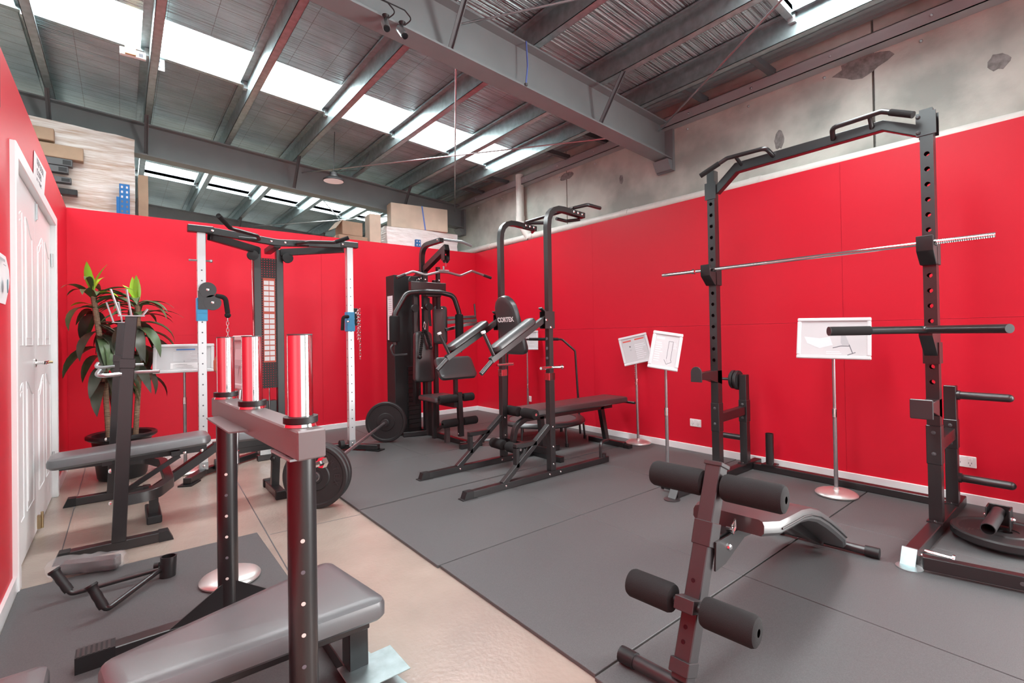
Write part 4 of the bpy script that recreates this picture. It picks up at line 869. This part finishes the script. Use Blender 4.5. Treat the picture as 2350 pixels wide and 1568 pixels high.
# ================================================================== SIGN STANDS
def sign_stand(label, x, y, zc, pw, ph, facing, tilt, rollz, collar, z0=0, prints=(), lean=(0, 0), ratchet=False):
    t = Thing('sign_stand', label, 'sign stand', (x, y, z0), group='sign stands')
    zt = zc-.02; top = (x+lean[0], y+lean[1], zt)
    t.part('disc_base', B().lathe((x, y, z0), (0, 0, 1), [(0, 0), (.122, 0), (.130, .006), (.131, .013), (.124, .022), (.108, .030), (.08, .035), (.04, .038), (.02, .039), (.018, .055), (0, .055)], 48), 'satin')
    pl = t.part('pole', B().tube([(x, y, z0+.04), (x+lean[0]*.5, y+lean[1]*.5, collar)], .0135, 14), 'steel_rod')
    t.part('inner_pole', B().tube([(x+lean[0]*.5, y+lean[1]*.5, collar), top], .0105, 14), 'steel_rod', pl)
    t.part('collar', B().cyl((x+lean[0]*.5, y+lean[1]*.5, collar-.05), (x+lean[0]*.5, y+lean[1]*.5, collar+.01), .0165, 16), 'chrome', pl)
    if ratchet:
        mb = B()
        for k in range(14): mb.box(top[0]-.017, top[0]-.010, top[1]-.004, top[1]+.004, zt-.05-.022*k, zt-.04-.022*k)
        t.part('ratchet', mb, 'chrome', pl)
    M = Matrix.Translation((top[0], top[1], zc)) @ Matrix.Rotation(facing, 4, 'Z') @ Matrix.Rotation(-tilt, 4, 'X') @ Matrix.Rotation(rollz, 4, 'Y')
    # panel local: x right, z up, faces -y
    def loc(mb): mb.v = [tuple(M @ V(v)) for v in mb.v]; return mb
    fw = .026
    fr = t.part('frame', loc(B().box(-pw/2, pw/2, -.016, 0, ph/2-fw, ph/2).box(-pw/2, pw/2, -.016, 0, -ph/2, -ph/2+fw).box(-pw/2, -pw/2+fw, -.016, 0, -ph/2+fw, ph/2-fw).box(pw/2-fw, pw/2, -.016, 0, -ph/2+fw, ph/2-fw)), 'sign_frame', bevel=.005)
    t.part('back_board', loc(B().box(-pw/2+.004, pw/2-.004, 0, .006, -ph/2+.004, ph/2-.004)), 'white_plastic')
    sh = t.part('printed_sheet', loc(B().box(-pw/2+fw-.004, pw/2-fw+.004, -.004, -.001, -ph/2+fw-.004, ph/2-fw+.004)), 'paper')
    iw, ih = pw-2*fw, ph-2*fw
    for kind, m_, *a in prints:
        if kind == 'b':
            u0, v0, u1, v1 = a; t.part('print', loc(B().box((u0-.5)*iw, (u1-.5)*iw, -.005, -.0038, (v0-.5)*ih, (v1-.5)*ih)), m_, sh)
        elif kind == 'l':
            w_, *pts = a; mb = B()
            for p, q in zip(pts, pts[1:]): mb.rect([((p[0]-.5)*iw, -.0045, (p[1]-.5)*ih), ((q[0]-.5)*iw, -.0045, (q[1]-.5)*ih)], .0008, w_, (0, 0, 1) if abs(p[0]-q[0]) > 1e-4 else (1, 0, 0))
            t.part('print', loc(mb), m_, sh)
        elif kind == 'p':
            t.part('print', loc(B().prism([((p[0]-.5)*iw, -.0038, (p[1]-.5)*ih) for p in a], (0, -.0012, 0))), m_, sh)
    return t
cam_f = -yaw                                     # panel facing the photographer
lines = lambda u0, u1, v0, v1, n, m_: [('b', m_, u0, v0+(v1-v0)*k/n, u0+(u1-u0)*random.uniform(.6, 1), v0+(v1-v0)*(k+.45)/n) for k in range(n)]
sign_stand('square white sign stand with red headings, left of the tilted pair by the red wall', 4.17, 3.19, 1.0, .30, .31, cam_f-.24, .25, -.22, .68, MZ,
           [('b', 'print_red', .05, .86, .40, .92), ('b', 'print_red', .55, .88, .95, .94), ('b', 'print_dark', .28, .62, .33, .68), ('b', 'print_grey', .27, .48, .34, .53)]+lines(.5, .95, .1, .75, 8, 'print_pale'), (.02, .03), True)
sign_stand('tilted white portrait sign with an outlined rack drawing, right of the tilted pair', 3.265, 2.223, 1.03, .225, .30, cam_f-.30, .3, .17, .58, MZ,
           [('b', 'print_pale', .05, .86, .4, .93), ('l', 'print_dark', .003, (.60, .25), (.60, .82), (.78, .82), (.78, .22)), ('l', 'print_dark', .003, (.50, .22), (.62, .08), (.82, .16), (.78, .24)), ('l', 'print_grey', .003, (.60, .25), (.66, .12))]+lines(.05, .4, .15, .8, 9, 'print_pale')+lines(.82, .97, .6, .8, 4, 'print_pale'), (-.03, -.02))
sign_stand('wide white sign with a bench drawing on a chrome pole, behind the rack dip bar', 3.85, 1.255, 1.11, .44, .30, cam_f-.62, .3, .02, .61, MZ,
           [('p', 'print_pale', (.05, .55), (.3, .5), (.45, .55), (.5, .3), (.3, .2), (.1, .35)), ('p', 'print_grey', (.62, .72), (.66, .72), (.75, .32), (.64, .30), (.62, .38)), ('l', 'print_dark', .005, (.50, .22), (.62, .28), (.76, .28)), ('l', 'print_dark', .005, (.74, .34), (.80, .06)), ('l', 'print_dark', .005, (.72, .02), (.84, .10))]+lines(.4, .7, .05, .15, 2, 'print_pale'))
sign_stand('landscape white sign with a blue heading, in front of the potted plant', .43, 5.26, 1.015, .45, .255, cam_f+.5, .2, 0, .66, 0,
           [('b', 'print_blue', .35, .86, .7, .92), ('b', 'white_ink', .25, .05, .78, .3)]+lines(.3, .75, .4, .8, 7, 'print_pale')+lines(.3, .7, .08, .28, 3, 'print_grey'))
sign_stand('white sign turned edge-on between the chrome sleeves, on the silver disc base', .40, 2.75, 1.062, .28, .26, cam_f-.78, .12, 0, .62, .008, [('b', 'print_pale', .1, .55, .9, .8), ('b', 'print_grey', .1, .34, .9, .42)], (.05, -.03))
sign_stand('small white sign mostly hidden behind the power tower backrest', 4.13, 4.93, 1.10, .30, .26, cam_f-.1, .25, 0, .52, MZ, lines(.1, .9, .2, .8, 7, 'print_pale'), (0, 0), True)

# ================================================================== WALL ITEMS
def outlet(label, y, z, gangs=2):
    t = Thing('power_outlet', label, 'power outlet', (XR, y, z), group='power outlets'); w_ = .118 if gangs == 2 else .075
    pl = t.part('cover_plate', B().box(XR-.009, XR, y-w_/2, y+w_/2, z-.037, z+.037), 'white_plastic', bevel=.003)
    for s_ in ((-.028, .028) if gangs == 2 else (0,)):
        t.part('switch', B().box(XR-.013, XR-.008, y+s_-.010, y+s_+.010, z+.012, z+.026), 'white_ink', bevel=.001)
        t.part('socket_slot', B().box(XR-.0096, XR-.0088, y+s_-.009, y+s_-.006, z-.012, z-.002).box(XR-.0096, XR-.0088, y+s_+.006, y+s_+.009, z-.012, z-.002).box(XR-.0096, XR-.0088, y+s_-.0015, y+s_+.0015, z-.026, z-.016), 'print_dark', pl)
outlet('double white power outlet on the red wall, left of the squat rack', 2.60, .29)
outlet('double white power outlet on the red wall, right of the squat rack', .645, .287)
outlet('single white power outlet on the red wall, behind the trampoline', 5.09, .30, 1)
t = Thing('door_notice', 'handwritten white paper notice taped above the double door', 'notice', (XL+.012, 4.35, 2.22))
t.part('paper_sheet', B().prism([(XL+.003, 4.06, 2.14), (XL+.003, 4.10, 2.33), (XL+.003, 4.70, 2.36), (XL+.003, 4.56, 2.14)], (.001, 0, 0)), 'paper_white')
for s_, z, yy in (('KEEP DOOR', 2.30, 4.38), ('CLOSED', 2.235, 4.32), ('ALL TIME', 2.175, 4.31)): text_part(t, 'lettering', s_, .06, (XL+.0045, yy, z), (0, 1, 0), (0, 0, 1), 'print_dark', ext=.0003)
t = Thing('wall_poster', 'white paper poster with a dark round mark on the red wall beside the door', 'poster', (XL, 2.95, 1.45))
ps = t.part('paper_sheet', B().prism([(XL+.002, 2.75, 1.345), (XL+.003, 3.125, 1.345), (XL+.006, 3.135, 1.38), (XL+.012, 3.142, 1.42), (XL+.014, 3.145, 1.46), (XL+.012, 3.145, 1.50), (XL+.006, 3.142, 1.54), (XL+.003, 3.14, 1.56), (XL+.002, 2.75, 1.56)], (.001, 0, 0)), 'paper_white')
t.part('print', B().lathe((XL+.02, 3.045, 1.42), (1, .08, 0), [(0, .002), (.03, .002), (.03, 0)], 20), 'print_teal', ps)
t.part('print', B().box(XL+.012, XL+.013, 2.93, 3.05, 1.525, 1.535).box(XL+.014, XL+.015, 3.0, 3.06, 1.508, 1.511), 'print_grey', ps)

# ================================================================== FLOOR ODDMENTS (left)
t = Thing('v_handle', 'black V-shaped row handle with rubber grips lying on the loose mat', 'row handle', (.0, 2.95, .008))
C0 = V((.15, 3.01, .05))
for a, tp in ((V((-.185, 3.045, .026)), V((-.245, 3.085, .135))), (V((-.06, 2.755, .026)), V((-.108, 2.79, .135)))):
    rd = t.part('arm', B().tube([C0, a, tp], .0115, 12, .025), 'black_metal')
    g0 = a.lerp(tp, .12); t.part('rubber_grip', B().lathe(g0, tp-g0, [(0, 0), (.018, 0), (.019, .02), (.0175, .04), (.019, .06), (.0175, .08), (.019, (tp-g0).length-.012), (.024, (tp-g0).length-.004), (.022, (tp-g0).length+.004), (0, (tp-g0).length+.004)], 18), 'black_plastic', rd)
t.part('pivot_cup', B().lathe((.168, 3.0, .010), (0.05, 0.02, 1), [(.026, 0), (.034, 0), (.034, .095), (.029, .095), (.029, .005), (0, .005)], 24), 'black_metal')
t.part('lock_screw', B().lathe((.135, 3.02, .065), (-1, .3, 0), [(0, 0), (.014, 0), (.014, .02), (0, .02)], 12), 'black_plastic')
t = Thing('wrapped_part', 'black machine part wrapped in crinkled clear plastic on the loose mat', 'wrapped part', (-.13, 3.33, .008))
t.part('bar', B().rect([(-.235, 3.36, .045), (-.02, 3.27, .045)], .06, .055), 'black_metal', bevel=.003)
random.seed(5); mb = B(); nn = 12; secs = 12; rr = []
for i in range(secs):
    u = i/(secs-1); c = V((-.29, 3.39, .05)).lerp(V((.01, 3.265, .05)), u)
    for k in range(nn):
        a = 2*math.pi*k/nn; r_ = (.058 if 0 < i < secs-1 else .03)*random.uniform(.8, 1.15); rr.append(c+V((.39, .92, 0))*r_*math.cos(a)+V((0, 0, 1))*max(-.04, r_*.85*math.sin(a)))
mb.add(rr, [(i*nn+k, i*nn+(k+1) % nn, (i+1)*nn+(k+1) % nn, (i+1)*nn+k) for i in range(secs-1) for k in range(nn)])
t.part('plastic_wrap', mb, 'clear_plastic')

# ================================================================== POTTED PLANT
random.seed(21)
def leaf_mesh(L_, W_, droop, curl):
    mb = B(); n = 8; vs = []
    for i in range(n+1):
        u = i/n; ang = droop[0]+(droop[1]-droop[0])*u
        if i == 0: p = V((0, 0, 0))
        else: p = p+V((math.cos(ang), 0, math.sin(ang)))*(L_/n)
        w_ = W_*math.sin(math.pi*min(1, .06+u*.97))**.75*(1 if u < .9 else .7); up = V((-math.sin(ang), 0, math.cos(ang)))
        for s_ in (-1, 0, 1): vs.append(p+V((0, s_*w_/2, 0))+up*(abs(s_)*curl*w_+.0015*(1-abs(s_))))
    m = 3; fs = [(i*m+k, i*m+k+1, (i+1)*m+k+1, (i+1)*m+k) for i in range(n) for k in range(2)]
    return mb.add(vs, fs)
def leaf_data(name, args, material):
    mb = leaf_mesh(*args); me = bpy.data.meshes.new(name); me.from_pydata(mb.v, [], mb.f); me.materials.append(MATS[material])
    me.polygons.foreach_set('use_smooth', [True]*len(me.polygons)); return me
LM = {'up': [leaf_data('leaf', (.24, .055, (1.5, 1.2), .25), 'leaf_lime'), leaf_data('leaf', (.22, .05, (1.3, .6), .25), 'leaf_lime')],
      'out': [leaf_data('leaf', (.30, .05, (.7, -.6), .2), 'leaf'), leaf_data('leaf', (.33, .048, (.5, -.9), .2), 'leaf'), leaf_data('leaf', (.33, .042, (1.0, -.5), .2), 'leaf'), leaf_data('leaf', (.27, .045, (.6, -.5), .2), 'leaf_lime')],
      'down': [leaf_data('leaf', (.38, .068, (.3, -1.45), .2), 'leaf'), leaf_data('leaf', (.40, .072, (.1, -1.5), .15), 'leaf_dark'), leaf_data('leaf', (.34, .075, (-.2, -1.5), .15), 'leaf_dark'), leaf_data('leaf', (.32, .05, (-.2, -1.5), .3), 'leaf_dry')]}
def plant(name, label, loc, stems, pot=True):
    t = Thing(name, label, 'potted plant', loc)
    x, y, z = loc
    if pot:
        t.part('pot', B().lathe(loc, (0, 0, 1), [(0, .003), (.16, .003), (.17, .02), (.205, .33), (.225, .34), (.245, .355), (.245, .375), (.232, .385), (.205, .375), (.195, .33), (0, .33)], 36), 'pot')
        t.part('soil', B().lathe(loc, (0, 0, 1), [(0, .345), (.10, .347), (.198, .338), (.198, .325)], 24), 'soil')
    for base, top, counts in stems:
        b, tp = V(base), V(top); m_ = b.lerp(tp, .5)+V((.02, 0, 0)); mb = B(); mb.tube([b, m_, tp], .021, 10)
        t.part('stem', mb, 'bark')
        for kind, n, zr, sc in counts:
            for k in range(n):
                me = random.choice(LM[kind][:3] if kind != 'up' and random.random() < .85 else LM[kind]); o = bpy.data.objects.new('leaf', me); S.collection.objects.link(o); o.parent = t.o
                u = random.uniform(*zr); p = b.lerp(tp, u); az = 2*math.pi*(k*.381966+random.uniform(-.06, .06))+random.random()*.2
                
                if p.x+.27*sc*math.cos(az) < -.37 or p.x+.34*sc*math.cos(az) > 4.26: az = math.pi-az
                o.location = p-V(loc); o.rotation_euler = (random.uniform(-.25, .25), random.uniform(-.15, .15), az); s_ = sc*random.uniform(.85, 1.12); o.scale = (s_, s_, s_)
    return t
plant('dracaena', 'tall potted dracaena with two stems and drooping leaves in the red corner', (.0, 5.50, 0),
      [((-.09, 5.50, .33), (-.185, 5.46, 1.61), [('up', 4, (.98, 1.0), 1.1), ('out', 22, (.84, 1.0), 1.08), ('down', 20, (.60, .88), 1.12), ('down', 20, (.32, .65), 1.1)]),
       ((.09, 5.52, .33), (.11, 5.46, 1.52), [('up', 4, (.98, 1.0), 1.05), ('out', 20, (.84, 1.0), 1.08), ('down', 18, (.62, .88), 1.12), ('down', 8, (.45, .66), .95)])])
plant('rubber_plant', 'leaves of a plant just showing at the right edge', (4.02, -.02, MZ), [((4.02, -.02, .35), (4.02, .0, .80), [('down', 10, (.5, 1.0), .8)])])
random.seed(3); mb = B(); nn = 14; rr = []
for i, (h_, r_) in enumerate([(.004, .17), (.05, .2), (.11, .19), (.17, .13), (.2, .05)]):
    for k in range(nn):
        a = 2*math.pi*k/nn; q_ = r_*random.uniform(.75, 1.2); rr.append((.36+q_*1.2*math.cos(a), 5.72+q_*.8*math.sin(a), h_+(random.uniform(0, .03) if i else 0)))
mb.add(rr, [(i*nn+k, i*nn+(k+1) % nn, (i+1)*nn+(k+1) % nn, (i+1)*nn+k) for i in range(4) for k in range(nn)]+[tuple(range(4*nn, 5*nn)), tuple(range(nn))])
single('plastic_bag', mb, 'clear_plastic', 'crumpled clear plastic bag on the floor behind the adjustable bench', 'plastic bag', (.36, 5.72, 0))

# ================================================================== STORAGE BEHIND THE BACK WALL
t = Thing('pallet_rack', 'blue steel pallet racking rising behind the red back wall', 'pallet rack', (1.7, 7.2, 0))
for x in (-2.7, .035, 3.37):
    for y in (6.50, 7.6):
        up = t.part('upright', B().box(x-.042, x+.042, y-.035, y+.035, 0, 2.80 if x < 1 else 2.60), 'blue', bevel=.003)
        if y < 7 and x > -1:
            for k in range(6):
                for s_ in (-.02, .02): t.part('slot', B().box(x+s_-.008, x+s_+.008, y-.0362, y-.0348, 2.755-.05*k if x < 1 else 2.56-.05*k, 2.778-.05*k if x < 1 else 2.583-.05*k), 'paper' if k < 3 else 'print_dark', up)
t.part('beam_sleeve', B().box(-.03, -.006, 6.462, 6.5, 2.40, 2.66), 'blue')
t.part('shelf_beam', B().box(-2.7, 3.37, 6.475, 6.525, 2.28, 2.395), 'blue'); t.part('shelf_beam', B().box(-2.7, 3.37, 7.58, 7.63, 2.28, 2.40), 'blue')
t.part('shelf_beam', B().box(3.37, 4.41, 6.475, 6.525, 2.28, 2.395), 'blue'); t.part('shelf_deck', B().box(-2.7, 4.41, 6.535, 7.56, 2.36, 2.398), 'timber')
random.seed(9)
def wrapped(name, label, x0, x1, y0, y1, z0, z1, material, jag=.02, cat='pallet load', slope=0):
    mb = B(); nx_, nz_ = 7, 6; vs = []
    per = [(x0+(x1-x0)*k/nx_, y0) for k in range(nx_)]+[(x1, y0+(y1-y0)*k/4) for k in range(4)]+[(x1-(x1-x0)*k/nx_, y1) for k in range(nx_)]+[(x0, y1-(y1-y0)*k/4) for k in range(4)]
    m = len(per)
    for j in range(nz_+1):
        for (x, y) in per: vs.append((x+random.uniform(-jag, jag)*.5, y+random.uniform(-jag, jag)*.5, z0+(z1-z0-slope*(x-x0)/(x1-x0))*j/nz_+(random.uniform(-jag, jag)*.6 if j == nz_ else 0)))
    fs = [(j*m+k, j*m+(k+1) % m, (j+1)*m+(k+1) % m, (j+1)*m+k) for j in range(nz_) for k in range(m)]+[tuple(range(nz_*m, (nz_+1)*m)), tuple(range(m))]
    return single(name, mb.add(vs, fs), material, label, cat, ((x0+x1)/2, (y0+y1)/2, z0))
wrapped('wrapped_pallet', 'tall cardboard pallet load in white stretch wrap above the left corner', -.93, .118, 6.585, 6.80, 2.40, 3.375, 'wrap', .016, slope=.05)
wrapped('cardboard_column', 'narrow brown carton column behind the stretch-wrapped pallet load', .15, .235, 6.62, 6.80, 2.40, 2.96, 'card', .004, 'boxes')
def carton(label, c, sx, sy, sz, rz, material='card', tape=None, flap=False, group='cartons on the storage rack'):
    t = Thing('cardboard_box', label, 'cardboard box', c, rz, group)
    t.part('box_body', B().box(-sx/2, sx/2, -sy/2, sy/2, 0, sz), material, local=True, bevel=.006)
    t.part('flap_seam', B().box(-sx/2+.01, sx/2-.01, -.012, .012, sz-.0005, sz+.0012).box(-sx/2-.001, -sx/2+.0005, -.025, .025, sz*.6, sz), 'card_light', local=True)
    if tape == 'blue': t.part('blue_strap', B().prism([(sx*.02, -sy/2-.0015, sz), (sx*.045, -sy/2-.0015, sz), (sx*.10, -sy/2-.0015, 0), (sx*.075, -sy/2-.0015, 0)], (0, .002, 0)), 'blue_tape', local=True)
    if flap: t.part('open_flap', B().prism([(-sx/2, -sy/2, sz), (-sx/2-.10, -sy/2-.02, sz*.35), (-sx/2-.10, sy/2, sz*.35), (-sx/2, sy/2, sz)], (.004, 0, .004)), 'card_light', local=True)
    return t
carton('large pale carton with a blue strap on top of the wrapped stack', (3.44, 6.60, 2.76), .88, .19, .35, -.12, 'card_light', 'blue')
wrapped('wrapped_boxes', 'low stretch-wrapped box stack under the blue-strapped carton', 2.90, 4.06, 6.50, 6.80, 2.40, 2.75, 'clear_wrap', .016)
carton('tall narrow carton standing left of the blue-strapped carton', (2.76, 6.65, 2.40), .16, .22, .50, -.1, 'card_light')
carton('open brown carton with a raised flap, left end of the right-hand pile', (2.42, 6.65, 2.56), .29, .22, .19, .1, 'card', None, True)
carton('flat brown carton under the open-flap carton', (2.43, 6.65, 2.40), .40, .26, .155, .03)
carton('torn carton end in front of the wrapped pallet, topmost of the left pile', (-.62, 6.53, 3.125), .26, .09, .12, 0)
carton('long torn carton bulging over dark steel parts in the left pile', (-.49, 6.53, 2.972), .42, .09, .13, .02)
for k, (x1, z0, z1, lab) in enumerate(((-.36, 2.90, 2.968, 'dark steel beam directly under the torn carton in the left pile'), (-.39, 2.83, 2.895, 'grey steel beam third from the top of the left pile'), (-.37, 2.735, 2.79, 'black steel bar fourth from the top of the left pile'), (-.325, 2.62, 2.68, 'black hollow steel tube end, lowest of the left pile'))):
    t = Thing('steel_beam', lab, 'steel beam', (-.6, 6.58, z0), group='steel parts on the left pile')
    t.part('beam', B().box(-.85, x1, 6.485, 6.56, z0, z1), 'dark_steel' if k != 3 else 'black_metal', bevel=.004)
    t.part('beam_mouth', B().box(x1-.07, x1-.01, 6.4835, 6.4855, z0+.012, z1-.012), 'black_plastic')
wrapped('stacked_parts', 'plastic-wrapped parts filling the gaps of the left pile', -.88, -.44, 6.50, 6.565, 2.40, 2.61, 'clear_wrap', .008, 'wrapped parts')

# ================================================================== CEILING FITTINGS
def highbay(label, x, y, z, power=0):
    t = Thing('high_bay_light', label, 'high bay light', (x, y, z), group='high bay lights')
    t.part('shade', B().lathe((x, y, z), (0, 0, 1), [(.112, -.012), (.118, -.008), (.118, .004), (.095, .026), (.055, .036), (.05, .06), (0, .062)], 32), 'black_plastic')
    t.part('lens_disc', B().lathe((x, y, z), (0, 0, 1), [(0, -.009), (.10, -.009), (.112, -.012), (.112, -.006), (0, -.004)], 32), 'lamp_glass')
    t.part('driver_box', B().lathe((x, y, z+.06), (0, 0, 1), [(0, 0), (.045, 0), (.045, .03), (.02, .04), (0, .04)], 20), 'black_plastic')
    t.part('suspension_cable', B().tube([(x, y, z+.10), (x+.02, y, RZ(x)+.16)], .004, 6).tube([(x+.02, y, z+.11), (x+.16, y+.05, z+.16), (x+.32, y+.05, z+.2), (x+.45, y+.02, RZ(x))], .004, 6, .05), 'black_plastic')
    if power:
        l = bpy.data.lights.new('high_bay_lamp', 'AREA'); l.shape = 'DISK'; l.size = .22; l.energy = power; l.color = (1, .97, .93)
        o = bpy.data.objects.new('high_bay_lamp', l); S.collection.objects.link(o); o.parent = t.o; o.location = (0, 0, -.02)
highbay('round black high bay light hanging near the far rafter', 1.97, 5.9, 3.06)
for k, (x, lab) in enumerate(((1.28, 'left of the pair of black security cameras under the near rafter'), (1.39, 'right of the pair of black security cameras under the near rafter'))):
    y, z = 2.84, RZ(1.3)-.365
    t = Thing('security_camera', lab, 'camera', (x, y, z), group='security cameras')
    t.part('mount', B().lathe((x, y, z+.004), (0, 0, -1), [(0, 0), (.022, 0), (.016, .012), (.007, .018), (.007, .05), (0, .05)], 16), 'black_plastic')
    d_ = V((-.1+.25*k, -.55, -.75)).normalized(); p = V((x, y, z-.06))
    t.part('camera_body', B().cyl(p-d_*.05, p+d_*.045, .02, 18), 'black_plastic'); t.part('sun_hood', B().cyl(p-d_*.045, p+d_*.035, .0235, 18), 'zinc')
    t.part('lens', B().cyl(p+d_*.045, p+d_*.047, .016, 16), 'lens')
    t.part('cable', B().tube([(x+.015, y, z-.01), (x+.05, y-.04, z+.02), (x-.02, y-.08, z+.03), (x-.16, y-.085, z+.03)], .004, 6, .03), 'black_plastic')
x, y = .085, 5.35; z = RZ(.09)+.04
t = Thing('junction_box', 'wooden block with a white junction box fixed under the skylight edge', 'junction box', (x, y, z))
t.part('wood_block', B().box(x-.045, x+.03, y-.02, y+.01, z-.01, z+.12), 'timber', bevel=.003)
t.part('box_body', B().box(x-.08, x+.10, y+.01, y+.05, z-.01, z+.05), 'white_plastic', bevel=.004)
t.part('socket', B().box(x+.05, x+.08, y+.008, y+.012, z+.0, z+.03), 'print_dark')
t = Thing('steel_cleat', 'white plate clipped to the purlin right of the junction box', 'cleat', (.29, 5.42, RZ(.29)))
t.part('plate', B().box(.25, .32, 5.44, 5.448, RZ(.29)+.02, RZ(.29)+.13), 'white_plastic'); t.part('bolt', B().bolt((.285, 5.44, RZ(.29)+.05), (0, -1, 0)).bolt((.285, 5.44, RZ(.29)+.1), (0, -1, 0)), 'print_dark')
t = Thing('blue_cable', 'short blue cable hanging down the near rafter web', 'cable', (2.44, 2.87, 3.2))
t.part('cable', B().tube([(2.44, 2.86, RZ(2.44)-.005), (2.445, 2.855, RZ(2.44)-.2), (2.43, 2.86, RZ(2.44)-.34)], .006, 8), 'blue_tape')
t.part('clip', B().box(2.42, 2.44, 2.85, 2.87, RZ(2.44)-.355, RZ(2.44)-.335), 'dark_steel')
